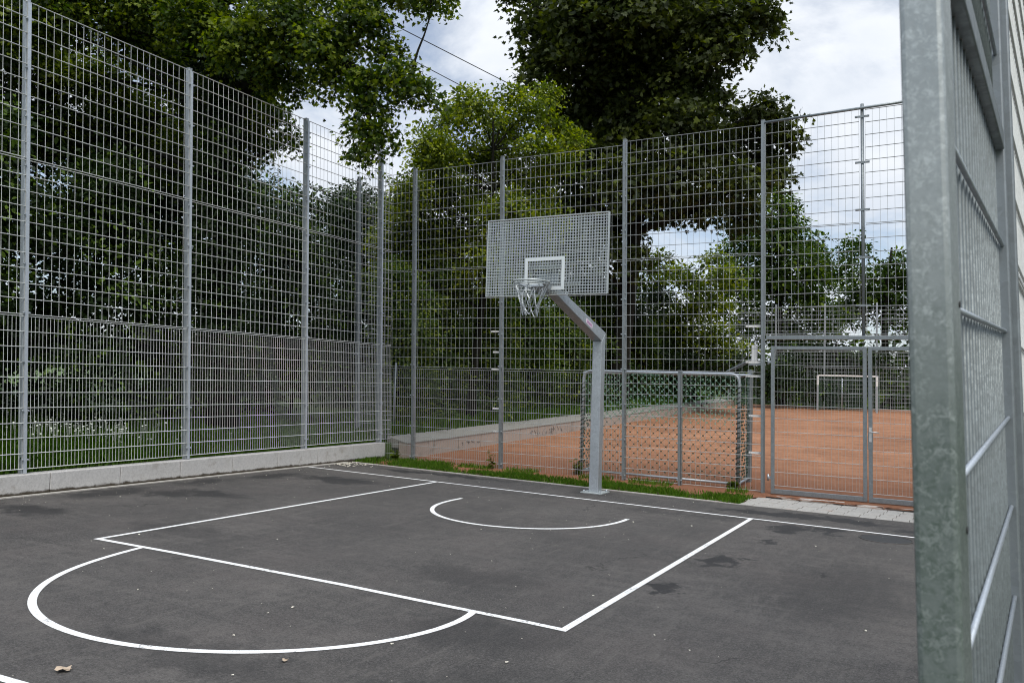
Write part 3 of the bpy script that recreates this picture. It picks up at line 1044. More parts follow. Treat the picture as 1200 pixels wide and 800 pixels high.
# mitred pole and arm
k = MB()
zt_f, zt_b = 2.30, 2.44
k.v = [(HX - hw, .75 - hw, .018), (HX + hw, .75 - hw, .018), (HX + hw, .75 + hw, .018), (HX - hw, .75 + hw, .018),
       (HX - hw, .75 - hw, zt_f), (HX + hw, .75 - hw, zt_f), (HX + hw, .75 + hw, zt_b), (HX - hw, .75 + hw, zt_b)]
k.f = [(0, 3, 2, 1), (4, 5, 6, 7), (0, 1, 5, 4), (1, 2, 6, 5), (2, 3, 7, 6), (3, 0, 4, 7)]; k.sm = [False] * 6
under(k.build('pole', M['galv'], bevel=.008))
k = MB()
yE = -1.07
zl0, zu0 = 2.30, 2.44
dzl = math.tan(slope) * ((.75 - hw) - yE)
zlE = zl0 + dzl; zuE = zlE + .115
k.v = [(HX - hw, .75 - hw, zl0 + .003), (HX + hw, .75 - hw, zl0 + .003), (HX + hw, .75 + hw, zu0 + .003), (HX - hw, .75 + hw, zu0 + .003),
       (HX - hw, yE, zlE), (HX + hw, yE, zlE), (HX + hw, yE, zuE), (HX - hw, yE, zuE)]
k.f = [(0, 3, 2, 1), (4, 5, 6, 7), (0, 1, 5, 4), (1, 2, 6, 5), (2, 3, 7, 6), (3, 0, 4, 7)]; k.sm = [False] * 6
arm = under(k.build('arm', M['galv'], bevel=.008))
# sticker on the arm's right flank
sd = Vector((0, yE - (.75 - hw), zlE - zl0)).normalized()
sn = sd.cross(Vector((1, 0, 0))).normalized()
if sn.z < 0: sn = -sn
sc_ = Vector((HX + hw + .0015, .17, zl0 + math.tan(slope) * (.75 - hw - .17) + .070))
q = MB(); q.obox(sc_, sd, sn, (1, 0, 0), (.125, .036, .001)); stk = q.build('sticker', M['paperwhite'], arm)
q = MB(); q.obox(sc_ + Vector((.0016, 0, 0)), sd, sn, (1, 0, 0), (.108, .026, .0006)); q.build('sticker_field', M['pink'], stk)
q = MB()
rl = random.Random(3)
for i, wv in enumerate((.7, .9, .5, .8, .95, .6, .8)):     # smudged, unreadable violet lettering
    cpos = sc_ + sd * (.075 - i * .024) + Vector((.0026, 0, 0))
    q.obox(cpos + sn * rl.uniform(-.002, .002), sd, sn, (1, 0, 0), (.008 * wv, .011 * rl.uniform(.7, 1), .0005))
q.build('sticker_print', M['violet'], stk)
# mounting plate between arm and board
k = MB(); k.box(HX - .14, HX + .14, -1.108, -1.072, 2.83, 3.10); under(k.build('mounting_plate', M['galv'], bevel=.004))
k = MB()
for sx in (-1, 1):
    k.rod((HX + sx * .07, .05, 2.56), (HX + sx * .45, -1.14, 3.30), .012, 6) if False else None
# backboard grating
bz0, bz1, by = 2.795, 3.855, -1.2
k = MB()
x0b, x1b = HX - .9, HX + .9
nV, nH = 46, 27
for i in range(1, nV):
    x = x0b + (x1b - x0b) * i / nV
    k.box(x - .0018, x + .0018, by, by + .030, bz0 + .02, bz1 - .02)
for j in range(1, nH):
    z = bz0 + (bz1 - bz0) * j / nH
    k.box(x0b + .006, x1b - .006, by - .003, by + .010, z - .0042, z + .0042)
bb = under(k.build('backboard', M['board']))
k = MB()
k.box(x0b, x1b, by - .006, by + .034, bz0, bz0 + .012); k.box(x0b, x1b, by - .006, by + .034, bz1 - .012, bz1)
k.box(x0b, x0b + .012, by - .005, by + .033, bz0 + .012, bz1 - .012); k.box(x1b - .012, x1b, by - .005, by + .033, bz0 + .012, bz1 - .012)
k.build('board_frame', M['board'], bb)
k = MB()
sq0, sq1, sz0, sz1 = HX - .295, HX + .295, 2.86, 3.30
w_ = .045
k.box(sq0, sq1, by - .012, by - .0065, sz0, sz0 + w_); k.box(sq0, sq1, by - .012, by - .0065, sz1 - w_, sz1)
k.box(sq0, sq0 + w_, by - .0115, by - .007, sz0 + w_, sz1 - w_); k.box(sq1 - w_, sq1, by - .0115, by - .007, sz0 + w_, sz1 - w_)
k.build('target_square', simple('grey_white_enamel', (.60, .645, .65), .5, .1, .05, 20), bb)
k = MB()
k.box(HX - .28, HX + .28, by + .032, by + .06, 3.15, 3.19); k.box(HX - .5, HX + .5, by + .032, by + .06, 2.93, 2.97)
k.build('board_brace', M['board'], bb)
# ring and its bracket
rz, ry = 2.925, by - .375
k = MB()
for dz, rr, tr2 in ((0, .235, .011), (-.035, .222, .008)):
    k.tube([(HX + rr * math.cos(2 * PI * i / 36), ry + rr * math.sin(2 * PI * i / 36), rz + dz) for i in range(36)], tr2, 8, closed=True)
ring = under(k.build('rim', M['board']))
k = MB()
k.v = [(HX - .09, by - .014, rz - .10), (HX + .09, by - .014, rz - .10), (HX + .09, by - .014, rz + .02), (HX - .09, by - .014, rz + .02),
       (HX - .13, ry + .19, rz - .035), (HX + .13, ry + .19, rz - .035), (HX + .13, ry + .19, rz - .012), (HX - .13, ry + .19, rz - .012)]
k.f = [(0, 3, 2, 1), (4, 5, 6, 7), (0, 1, 5, 4), (1, 2, 6, 5), (2, 3, 7, 6), (3, 0, 4, 7)]; k.sm = [False] * 6
for sx in (-1, 1):   # side cheeks running along the ring
    k.quad([(HX + sx * .09, by - .014, rz - .10), (HX + sx * .15, ry + .02, rz - .03), (HX + sx * .20, ry + .02, rz - .01), (HX + sx * .12, by - .014, rz + .01)])
    k.quad([(HX + sx * .09, by - .016, rz - .11), (HX + sx * .152, ry + .018, rz - .035), (HX + sx * .202, ry + .018, rz - .015), (HX + sx * .122, by - .016, rz + .0)][::-1])
under(k.build('rim_bracket', M['galv']))
# chain net: slack links hung in diamonds
k = MB()
def chain(a, b, sag):
    a, b = Vector(a), Vector(b)
    L = (b - a).length
    n_ = max(2, int(L / .021))
    P_ = [a.lerp(b, i / n_) - Vector((0, 0, sag * math.sin(PI * i / n_))) for i in range(n_ + 1)]
    for i in range(n_):
        d = (P_[i + 1] - P_[i]); dl = d.length; d.normalize()
        s1 = d.orthogonal().normalized(); s2 = d.cross(s1)
        if i % 2: s1, s2 = s2, s1
        c = (P_[i] + P_[i + 1]) / 2
        for s in (-1, 1):
            k.rod(c - d * dl * .62 + s1 * s * .0046, c + d * dl * .62 + s1 * s * .0046, .0024, 4)
NT_ = 10
lev = [(.225, -.03), (.165, -.19), (.125, -.32), (.095, -.43)]
rj = random.Random(9)
pts = []
for j, (r_, dz) in enumerate(lev):
    row = []
    for i in range(NT_):
        t = 2 * PI * (i + (.5 if j % 2 else 0)) / NT_ + rj.uniform(-.12, .12) * (j > 0)
        rr = r_ * (1 + rj.uniform(-.15, .15) * (j > 0))
        row.append((HX + rr * math.cos(t), ry + rr * math.sin(t), rz + dz + rj.uniform(-.03, .03) * (j > 0)))
    pts.append(row)
for j in range(3):
    for i in range(NT_):
        o_ = (i - 1) if j % 2 == 0 else (i + 1)
        chain(pts[j][i], pts[j + 1][i], .006)
        chain(pts[j][i], pts[j + 1][o_ % NT_], .006)
k.build('chain_net', M['galv'], ring)

# ------------------------------------------------------------------ near open gate leaf on the right
O = atd(1112, 400, .80)
dL = Vector((.103, .9947, .05)).normalized()
dH = Vector((.103, .9947, 0)).normalized()
pR = Vector((.9947, -.103, 0))
ng = thing('gate_leaf', 'open galvanised gate leaf seen almost edge-on in the near right foreground', 'gate')
O2 = Vector((O[0], O[1], 0))
def lp(s, w=0., z=0.): return O2 + dH * s + pR * w + Vector((0, 0, z + .05 * s))
zlo, zhi = .06, 2.12
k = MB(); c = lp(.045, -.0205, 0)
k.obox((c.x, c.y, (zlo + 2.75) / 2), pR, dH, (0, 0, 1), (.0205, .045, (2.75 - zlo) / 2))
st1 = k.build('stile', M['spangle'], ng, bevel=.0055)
k = MB(); c = lp(1.26, -.0205, 0)
k.obox((c.x, c.y, (zlo + 2.8) / 2), pR, dH, (0, 0, 1), (.0205, .022, (2.8 - zlo) / 2))
k.build('stile', M['galv_dull'], ng, bevel=.004)
upv = pR.cross(dL).normalized()
if upv.z < 0: upv = -upv
for zc in (2.135, .09):
    k = MB(); c = lp(.664, -.0205, zc)
    k.obox(c, dL, pR, upv, (.572, .0195, .022)); k.build('rail', M['galv_dull'], ng, bevel=.003)
k = MB()
def near_mesh(zrows, zb, zt):
    kr, kb = MB(), MB()
    for i in range(1, 23):
        s_ = .092 + i * .05
        kr.rod(lp(s_, -.02, zb), lp(s_, -.02, zt), .0029, 8)
    for z in zrows:
        for w_ in (-.0275, -.0125):
            kb.rod(lp(.09, w_, z), lp(1.238, w_, z), .0042, 10)
    o = merged('mesh_infill', ((kr, M['rod_dark_refl']), (kb, M['galv'])), ng)
    o.data.polygons.foreach_set('use_smooth', [True] * len(o.data.polygons))
near_mesh([1.89, 1.69, 1.492, 1.292, 1.092, .892, .692, .492, .292], .10, 2.112)
near_mesh([2.345, 2.545, 2.72], 2.16, 2.73)
for z in (1.69, 1.45):
    k = MB(); c = lp(.07, .0005, z - .0); k.rod(c, c + pR * .001, .004, 8); k.build('drain_hole', M['rubber'], st1)

# fence that carries the open leaf and runs on to the right
rf = thing('mesh_fence', 'galvanised fence post and mesh at the right edge, carrying the open gate leaf', 'fence')
hp = lp(1.31, -.022)
fp = fence_post(rf, hp.x, hp.y, -.05, 6.05, (-.9947, .103, 0), (.103, .9947, 0), M['galv_dull'], bolts=False, sq=.02, dep=.012)
for zz in (.4, 1.1, 1.9):
    k = MB(); q = lp(1.30, -.01, zz); k.rod(q - Vector((0, 0, .05)), q + Vector((0, 0, .05)), .014, 8); k.build('hinge', M['galv'], fp)
q1 = Vector((.118, .993, 0)).normalized()
hp2 = hp + q1 * 2.5
fence_post(rf, hp2.x, hp2.y, -.05, 6.05, (-.99, .14, 0), tuple(q1), M['galv'], bolts=False)
for zz, h, vs in ((.0, 1.95, .05), (2.0, 1.96, .05), (4.0, 2.0, .05)):
    a_, b_ = hp + q1 * .03, hp2 - q1 * .03
    mesh_panel_mb((a_.x, a_.y), (b_.x, b_.y), zz, zz, h, vs, .2, .003, .004, 6).build('mesh_panel', M['wire'], rf)

plumb(ng, lambda x, y, z: (x - .0305 * (z - 1.77), y, z))
plumb(rf, lambda x, y, z: (x - .0305 * (z - 1.77), y, z))

# ------------------------------------------------------------------ far end of the clay pitch
FY = 31.4
ff = thing('mesh_fence', 'distant grey mesh fence with slim posts at the far end of the red clay pitch', 'fence')
fz = red(FY)
fx = [-5.4 + 2.35 * i for i in range(6)]
for x in fx:
    k = MB(); k.obox((x, FY + .06, fz + 2.6), (1, 0, 0), (0, 1, 0), (0, 0, 1), (.04, .04, 2.65)); k.build('post', M['galv'], ff)
for i in range(len(fx) - 1):
    for zz, h, vs in ((.05, 2.0, .10), (2.08, 3.0, .20)):
        mesh_panel_mb((fx[i] + .02, FY), (fx[i + 1] - .02, FY), fz + zz, fz + zz, h, vs, .2, .005, .006).build('mesh_panel', M['wire_dull'], ff)
g2_ = thing('football_goal', 'distant football goal with white crossbar at the far end of the clay pitch', 'goal')
a_, b_ = gnd(957, 480), gnd(1030, 482)
def onred(u, v, y):
    d = np.array([(u - 600) / F, -(v - 400) / F, 1.0]) @ RM
    t = (y - CAM[1]) / d[1]
    return CAM + t * d
pa, pc = onred(958, 480, 30.0), onred(1028, 440, 30.0)
xg0, xg1, zg, zt = pa[0], pc[0], red(30) - .02, pc[2]
for xx in (xg0, xg1):
    k = MB(); k.obox((xx, 30, (zg + zt) / 2), (1, 0, 0), (0, 1, 0), (0, 0, 1), (.04, .04, (zt - zg) / 2)); po = k.build('goal_post', M['galv'], g2_)
    k = MB(); k.obox((xx, 29.998, zt - .28), (1, 0, 0), (0, 1, 0), (0, 0, 1), (.043, .043, .22)); k.build('post_tip', M['white'], po)
k = MB(); k.obox(((xg0 + xg1) / 2, 30, zt - .04), (1, 0, 0), (0, 1, 0), (0, 0, 1), ((xg1 - xg0) / 2 + .045, .035, .035)); k.build('crossbar', M['white'], g2_)
nc, nk = MB(), MB()
net_plane((xg0, 30.9, zg + .03), (1, 0, 0), (0, 0, 1), xg1 - xg0, zt - zg - .1, .12, nc, nk, .03)
net_plane((xg0, 30.05, zg + .03), (0, 1, 0), (0, 0, 1), .85, zt - zg - .2, .16, nc, nk, .02)
net_plane((xg1, 30.05, zg + .03), (0, 1, 0), (0, 0, 1), .85, zt - zg - .2, .16, nc, nk, .02)
merged('net', ((nc, M['net']), (nk, M['knot'])), g2_)
k = MB()
for t_ in (.38, ):
    x = xg0 + (xg1 - xg0) * t_
    k.rod((x, 30.9, zg), (x, 30.9, zt - .15), .03, 6)
k.build('net_support', M['galv'], g2_)

# light wall and little notice boards beyond the far corner
k = MB()
wa = onred(1036, 478, 44.0); wb_ = onred(1110, 478, 44.0)
k.box(wa[0], wb_[0] + 4, 44, 44.3, .8, onred(1040, 455, 44)[2])
tag(k.build('garden_wall', M['farwall']), 'pale rendered wall seen beyond the far right corner of the clay pitch', 'wall')
nb = thing('notice_board', 'tiny blue board with a red tile in front of the distant pale wall', 'sign')
q_ = onred(1040, 467, 43.5)
k = MB(); k.box(q_[0] - .12, q_[0] + .16, 43.5, 43.54, q_[2] - .22, q_[2] + .24); k.build('panel', M['blue'], nb)
k = MB(); k.box(q_[0] - .42, q_[0] - .18, 43.5, 43.54, q_[2] - .05, q_[2] + .22); k.build('tile', M['red'], nb)
k = MB(); k.box(q_[0] - .45, q_[0] + .2, 43.55, 43.6, .9, q_[2] + .2); k.build('stand', M['farwall'], nb)

# old grey posts standing in the shrubs behind the wall
for i, (u, v0, v1, d, lab) in enumerate(((464, 425, 500, 17.6, 'short pale grey post in the shrubs beside the corner of the fences'),)):
    p_ = atd(u, v0, d)
    gz_ = terrain(p_[0], p_[1])
    k = MB(); k.rod((p_[0], p_[1], gz_ - .1), (p_[0], p_[1], p_[2]), .022, 8)
    k.build('shaft', M['galv_dull'], None)
    o = bpy.context.scene.objects[-1] if False else COL.objects[-1]
    o.name = 'grey_post'
    tag(o, lab, 'post')

# overhead wires
for (uv0, uv1, lab) in ((((430, 13), (590, 95)), None, 'thin black overhead cable crossing the sky, the higher of two'), (((435, 45), (545, 103)), None, 'thin black overhead cable crossing the sky, the lower of two')):
    (u0, v0), (u1, v1) = uv0
    def at_z(u, v, z):
        d = np.array([(u - 600) / F, -(v - 400) / F, 1.0]) @ RM
        return CAM + d * (z - CAM[2]) / d[2]
    A_, B_ = Vector(at_z(u0, v0, 12)), Vector(at_z(u1, v1, 12))
    D_ = B_ - A_
    pts = []
    for i in range(25):
        t = -3 + 8 * i / 24
        q = A_ + D_ * t
        pts.append(q + Vector((0, 0, .004 * ((t - .5) ** 2 - .25))))
    k = MB(); k.tube(pts, .014, 6)
    tag(k.build('overhead_cable', M['cable']), lab, 'cable')

# ------------------------------------------------------------------ grass
def blades(name, pts, hmin, hmax, w, mat, tintbias=.0, lean=.35):
    n = len(pts)
    h = hmin + (hmax - hmin) * rng.random(n) ** 1.5
    az = rng.random(n) * 2 * PI
    ln = rng.random(n) * lean + .1
    d = np.stack([np.cos(az), np.sin(az), np.zeros(n)], -1)
    s = np.stack([-np.sin(az), np.cos(az), np.zeros(n)], -1)
    ww = w * (.6 + .8 * rng.random(n))
    base = np.array(pts)
    v0 = base - s * ww[:, None]; v1 = base + s * ww[:, None]
    mid = base + np.array([0, 0, 1]) * (h * .6)[:, None] + d * (h * ln * .35)[:, None]
    v2 = mid + s * ww[:, None] * .7; v3 = mid - s * ww[:, None] * .7
    tip = base + np.array([0, 0, 1]) * (h * (1 - .25 * ln))[:, None] + d * (h * ln)[:, None]
    V = np.stack([v0, v1, v2, tip, v3], 1).reshape(-1, 3)
    return np_mesh(name, V, np.arange(len(V)), 5, mat, None, np.clip(rng.random(n) * .8 + tintbias, 0, 1))

# verge between asphalt and fence
P_ = []
while len(P_) < 26000:
    x = random.uniform(-5.5, 2.05)
    e = edge_y(x) + .05
    far = 2.05 - .10 * math.sin(x * 1.7) - .08 * math.sin(x * 4.1 + 1)
    if x > 1.3: far = min(far, 2.3 - (x - 1.3) * .55)
    if x < -3.8: far = 2.75
    y = random.uniform(e, far)
    t = (y - e) / max(.01, far - e)
    patch = math.sin(x * 3.1 + 1.3) + math.sin(x * 7.3 + y * 5) * .6
    dens = (1 - t ** 2 * .9) * max(.04, .55 + .40 * patch) * (1.0 if x < 1.5 else .8)
    if random.random() < dens:
        P_.append((x, y, -.03))
tag(blades('grass', P_, .04, .13, .0045, M['grass'], .05), kind='stuff')
P_ = [q for q in P_ if random.random() < .12] 
tag(blades('dry_grass', P_, .03, .11, .0035, M['straw'], .0, .9), kind='stuff')
# clay-side fringe, thin
P_ = []
while len(P_) < 2200:
    x = random.uniform(-5.1, 2.0); y = 2.45 + abs(random.gauss(0, .22))
    if (math.sin(x * 5) + math.sin(x * 2.3 + 2) > .2) and y < 3.3: P_.append((x, y, -.03))
tag(blades('grass', P_, .03, .12, .005, M['grass'], .1), kind='stuff')
# bank behind the left fence
P_ = []
while len(P_) < 60000:
    x = -5.75 - 4.6 * random.random() ** 1.25; y = random.uniform(-9, 3.4)
    P_.append((x, y, terrain(x, y) - .01))
tag(blades('grass', P_, .08, .30, .006, M['grass'], -.02, .6), kind='stuff')
# bank above the clay pitch wall
P_ = []
while len(P_) < 26000:
    y = 3.0 + 27 * random.random() ** 1.4; x = -5.7 - 2.2 * random.random()
    P_.append((x, y, terrain(x, y) - .01))
tag(blades('grass', P_, .10, .40, .009, M['grass'], .0, .6), kind='stuff')

# white flowers in the bank grass
V_ = []
fl = MB()
for k_ in range(170):
    u = random.choice([random.gauss(90, 40), random.gauss(130, 25), random.gauss(60, 30), random.uniform(20, 420)])
    d = random.uniform(12.0, 14.0)
    p_ = atd(u, 500, d)
    if p_[0] > -6.2: continue
    z = terrain(p_[0], p_[1]) + random.uniform(.18, .40)
    nrm_ = Vector((random.gauss(.4, .3), random.gauss(-.3, .3), 1)).normalized()
    a_ = nrm_.orthogonal().normalized(); b_ = nrm_.cross(a_)
    r_ = random.uniform(.009, .018)
    c_ = Vector((p_[0], p_[1], z))
    fl.quad([c_ + (a_ * math.cos(t * PI / 3) + b_ * math.sin(t * PI / 3)) * r_ for t in range(6)])
    fl.rod(c_ - Vector((0, 0, .3)), c_ - Vector((0, 0, .003)), .002, 3, cap=False)
tag(fl.build('wildflowers', M['flower']), kind='stuff')

# petals and crumbs scattered over the asphalt
pt = MB()
for k_ in range(430):
    if k_ < 130:
        x, y = -5.42 + abs(random.gauss(0, .5)), random.uniform(-6, 1.35)
    else:
        x, y = random.uniform(-5.4, 4.2), random.uniform(-8.3, 1.0)
    r_ = random.choice([.004, .005, .006, .008, .012]) * random.uniform(.7, 1.1)
    a0 = random.random() * 6
    z = .005
    P4 = [(x + r_ * math.cos(a0 + i * 1.26) * random.uniform(.5, 1.2), y + r_ * math.sin(a0 + i * 1.26) * random.uniform(.5, 1.2), z + random.uniform(0, r_ * .7)) for i in range(5)]
    pt.quad(P4)
for k_ in range(160):      # drift in the corner
    x, y = -5.40 + abs(random.gauss(0, .28)), 1.25 + random.gauss(0, .22) - .05
    if y > edge_y(x) - .02: continue
    r_ = random.uniform(.01, .03); a0 = random.random() * 6
    pt.quad([(x + r_ * math.cos(a0 + i * 1.26) * random.uniform(.5, 1.2), y + r_ * math.sin(a0 + i * 1.26) * random.uniform(.5, 1.2), .006 + random.uniform(0, r_ * .7)) for i in range(5)])
tag(pt.build('petal_litter', M['petal']), kind='stuff')

def dry_leaf(u, v, s, lab):
    x, y = gnd(u, v)
    b = MB()
    a0 = random.random() * 6
    n = 12
    rim = []
    for i in range(n):
        t = 2 * PI * i / n
        r_ = s * (.55 + .45 * abs(math.cos(t * 2.5)))
        rim.append((x + r_ * math.cos(t + a0), y + r_ * math.sin(t + a0), .008 + s * .35 * abs(math.sin(t * 1.5 + 1)) ** 2))
    for i in range(n):
        b.quad([(x, y, .012), rim[i], rim[(i + 1) % n]], True)
    b.rod((x, y, .012), (x + s * 1.2, y + s * .3, .02), .0015, 4)
    tag(b.build('dry_leaf', M['dryleaf']), lab, 'leaf', 'dry leaves on the court')
dry_leaf(74, 786, .045, 'curled pale brown dry leaf on the asphalt outside the free throw arc')
dry_leaf(333, 775, .022, 'small yellowish dry leaf on the asphalt below the free throw arc')

# weeds at fence feet
def weed(x, y, z, h, n, lab):
    t = thing('weed', lab, 'weed', 'weeds at the foot of the back fence')
    b = MB(); P, N, D, S = [], [], [], []
    for k in range(n):
        a = random.random() * 6.28; l = h * random.uniform(.5, 1)
        tip = Vector((x + math.cos(a) * l * .35, y + math.sin(a) * l * .35, z + l))
        b.tube([(x, y, z - .05), (x + math.cos(a) * l * .1, y + math.sin(a) * l * .1, z + l * .5), tip], [.004, .003, .0015], 4)
        for j in range(9):
            f_ = .25 + .75 * j / 8
            q = Vector((x, y, z)).lerp(tip, f_)
            aa = random.random() * 6.28
            P.append(tuple(q)); N.append((random.gauss(0, .3), random.gauss(0, .3), 1)); D.append((math.cos(aa), math.sin(aa), .15)); S.append(random.uniform(.05, .11))
    b.build('stem', M['leaf_fresh'], t)
    V = leaf_verts(np.array(P, float), np.array(N, float), np.array(D, float), np.array(S), T_OVAL)
    np_mesh('leaves', V, np.arange(len(V)), 6, M['leaf_fresh'], t, rng.random(len(P)) * .7)
weed(-2.95, 2.62, -.03, .36, 4, 'leafy green weed at the foot of the post left of the hoop')
weed(-1.32, 2.95, -.03, .30, 12, 'dense dark weed tuft at the left foot of the netted goal')
weed(1.5, 2.95, -.03, .16, 8, 'low weed tuft at the right foot of the netted goal')
weed(-5.15, 2.5, 0., .22, 9, 'small weed clump at the end of the pale plinth')

# ------------------------------------------------------------------ trees
L15 = 15.0
bA = [(230, 25, 44, 14.5), (285, 50, 42, 14), (335, 25, 52, 14), (385, 52, 40, 13.6), (425, 22, 34, 13.4), (335, 92, 28, 14.6), (392, 92, 28, 13.8), (430, 98, 24, 13.2), (468, 88, 24, 13),
      (494, 100, 17, 12.8), (430, 128, 21, 13.2), (425, 152, 19, 13.1), (440, 168, 17, 13), (422, 184, 13, 13), (450, 150, 12, 13), (455, 60, 18, 13.4), (490, -25, 40, 13.5), (430, -40, 55, 14), (180, 0, 50, 15), (130, -30, 60, 15.5),
      (318, 135, 22, 15.5), (338, 165, 15, 15.5), (300, 165, 26, 16), (505, -6, 18, 13), (360, -40, 60, 15), (260, -50, 70, 15), (300, 105, 32, 16), (472, 112, 15, 13), (506, 120, 10, 12.9),
      (80, 10, 50, 15), (30, 20, 55, 15), (150, 40, 36, 16), (215, 90, 40, 16.5), (240, 140, 40, 17), (275, 120, 46, 16.4), (190, 60, 46, 17),
      (120, 95, 46, 17.5), (60, 85, 46, 17.5), (165, 140, 46, 18), (90, 160, 46, 18), (30, 150, 50, 18), (140, 200, 46, 18.5), (215, 190, 46, 18)]
tree('broadleaf_tree', 'huge dark old tree behind the left fence, its yellow-green boughs reaching over the court', 'tree',
     (*atd(262, 470, 15.6)[:2], .5), atd(268, -60, 15.4), .29, [pb(*b) for b in bA], M['leaf_lime'], M['bark'], size=.078, T=T_MAPLE, cover=2.7, young=.55, per=11, fork=.55,
     extra=[([tuple(atd(268, 120, 15.5)), tuple(atd(330, 62, 14.6)), tuple(atd(390, 70, 13.8)), tuple(atd(440, 92, 13.2)), tuple(atd(480, 100, 13))], [.17, .13, .10, .07, .03]),
            ([tuple(atd(400, 78, 13.7)), tuple(atd(430, 120, 13.3)), tuple(atd(436, 165, 13.1))], [.07, .05, .02])])

ivy = crown('ivy', [pb(262 + random.uniform(-8, 8), v, 34, 15.4, 1.1) for v in range(40, 470, 36)], M['leaf_dark'], None, .11, T_OVAL, 2.6, .06, 9)
_a = [o for o in COL.objects if o.name == 'broadleaf_tree'][0]
ivy.parent = _a
ivy.matrix_parent_inverse = Matrix.Translation(-Vector(_a.location))
bC = [(650, 30, 48), (640, 80, 36), (690, 20, 60), (740, 10, 60), (790, 20, 60), (845, 25, 42), (885, 15, 30), (900, 30, 18), (700, 80, 55), (750, 85, 60), (805, 85, 46), (850, 60, 34), (700, 140, 50), (745, 150, 50), (800, 140, 45),
      (835, 120, 25), (660, 130, 34), (690, 190, 46), (735, 215, 44), (790, 200, 45), (835, 175, 36), (870, 150, 34), (900, 130, 30), (915, 160, 24), (890, 190, 30), (862, 215, 34), (910, 205, 18), (820, 235, 36),
      (870, 250, 28), (770, 240, 30), (690, 240, 40), (650, 200, 30), (720, 270, 36), (680, 290, 36), (700, -40, 70), (780, -50, 80), (850, -40, 50), (735, 300, 24), (700, 340, 30), (660, 250, 30), (600, -8, 16)]
tree('maple_tree', 'massive dark bronze-green maple towering behind the hoop', 'tree', (*atd(722, 480, 30)[:2], .8), atd(735, -60, 30), .44,
     [pb(u, v, r, 30 + random.uniform(-2.5, 2.5)) for u, v, r in bC], M['leaf_maple'], M['bark'], size=.20, T=T_MAPLE, cover=2.8, young=.25, per=9, fork=.5, spread=1.5)

bB = [(480, 225, 30), (470, 270, 30), (505, 170, 30), (530, 140, 28), (560, 125, 30), (590, 150, 34), (545, 185, 32), (510, 215, 30), (620, 130, 26), (630, 175, 28), (600, 200, 34), (560, 240, 28), (640, 110, 18), (655, 150, 18), (672, 165, 14),
      (585, 255, 30), (620, 225, 30), (520, 270, 28), (655, 190, 22), (480, 310, 34), (520, 330, 34), (570, 310, 34), (610, 290, 34), (640, 260, 28), (500, 190, 22), (460, 320, 26), (680, 160, 10), (600, 110, 16), (545, 110, 14), (490, 250, 34), (535, 225, 34), (550, 280, 34), (600, 250, 34), (500, 295, 34), (465, 245, 26), (575, 190, 30), (520, 185, 26), (455, 290, 24)]
tree('young_tree', 'light green young tree with slanting stems between the corner and the hoop', 'tree', (*atd(552, 480, 20.5)[:2], .7), atd(578, 130, 20.5), .13,
     [pb(u, v, r, 20.5 + random.uniform(-1.3, 1.3)) for u, v, r in bB], M['leaf_fresh'], M['bark'], size=.11, cover=3.2, young=.4, per=10, fork=.25)

def big(name, lab, spec, base_uv, d, top_v, r0, mat, size, cover, young, T=T_OVAL, jit=1.5, bark='bark'):
    u0 = base_uv
    base = atd(u0, 470, d)
    tree(name, lab, 'tree', (base[0], base[1], terrain(base[0], base[1])), atd(u0 + 5, top_v, d), r0, [pb(u, v, r, d + random.uniform(-jit, jit)) for u, v, r in spec], M[mat], M[bark], size=size, T=T, cover=cover, young=young, per=9, fork=.2, spread=1.4)
big('round_tree', 'bright green tree to the right of the maple, behind the gate post', [(880, 290, 40), (915, 270, 36), (930, 310, 40), (900, 340, 42), (860, 330, 30), (945, 345, 34), (920, 245, 22), (950, 290, 20), (880, 380, 34), (930, 390, 36), (960, 320, 20), (965, 370, 26), (905, 225, 16)],
    912, 44, 230, .3, 'leaf_mid', .26, 3.2, .25)
big('round_tree', 'darker green tree seen through the upper gate mesh at the far right', [(985, 315, 24), (1000, 290, 20), (1010, 340, 32), (1040, 330, 28), (1055, 310, 22), (1080, 335, 34), (1035, 360, 30), (995, 365, 26), (1075, 375, 32), (1110, 340, 40), (1150, 330, 50), (1200, 330, 60)],
    1040, 46, 290, .28, 'leaf_mid', .26, 2.6, .1)
big('bushy_tree', 'bright yellow-green small tree in the gap below the maple', [(800, 365, 28), (825, 350, 26), (790, 400, 32), (830, 395, 32), (812, 330, 18), (850, 410, 26), (845, 360, 18), (770, 385, 18), (768, 305, 20), (795, 322, 22), (838, 305, 18), (760, 335, 24), (850, 325, 20)],
    812, 37, 330, .16, 'leaf_fresh', .2, 2.8, .5)
big('round_tree', 'dark low tree behind the far goal', [(940, 420, 30), (975, 410, 24), (1000, 430, 28), (1030, 420, 18), (960, 450, 24), (910, 440, 30), (1015, 450, 20), (985, 460, 18)],
    975, 40, 400, .16, 'leaf_dark', .2, 3.6, .1)
big('bushy_tree', 'dark leafy bush filling the view behind the goal net', [(760, 420, 34), (720, 410, 36), (690, 400, 34), (800, 430, 34), (845, 440, 26), (870, 430, 24), (735, 370, 34), (770, 350, 22), (690, 350, 36), (660, 380, 32), (730, 330, 22), (600, 300, 30), (640, 300, 30), (675, 275, 26), (630, 335, 32), (590, 345, 30), (665, 320, 28), (610, 265, 26), (650, 255, 24)],
    750, 33.5, 380, .16, 'leaf_dark', .17, 3.0, .12, jit=2.0)

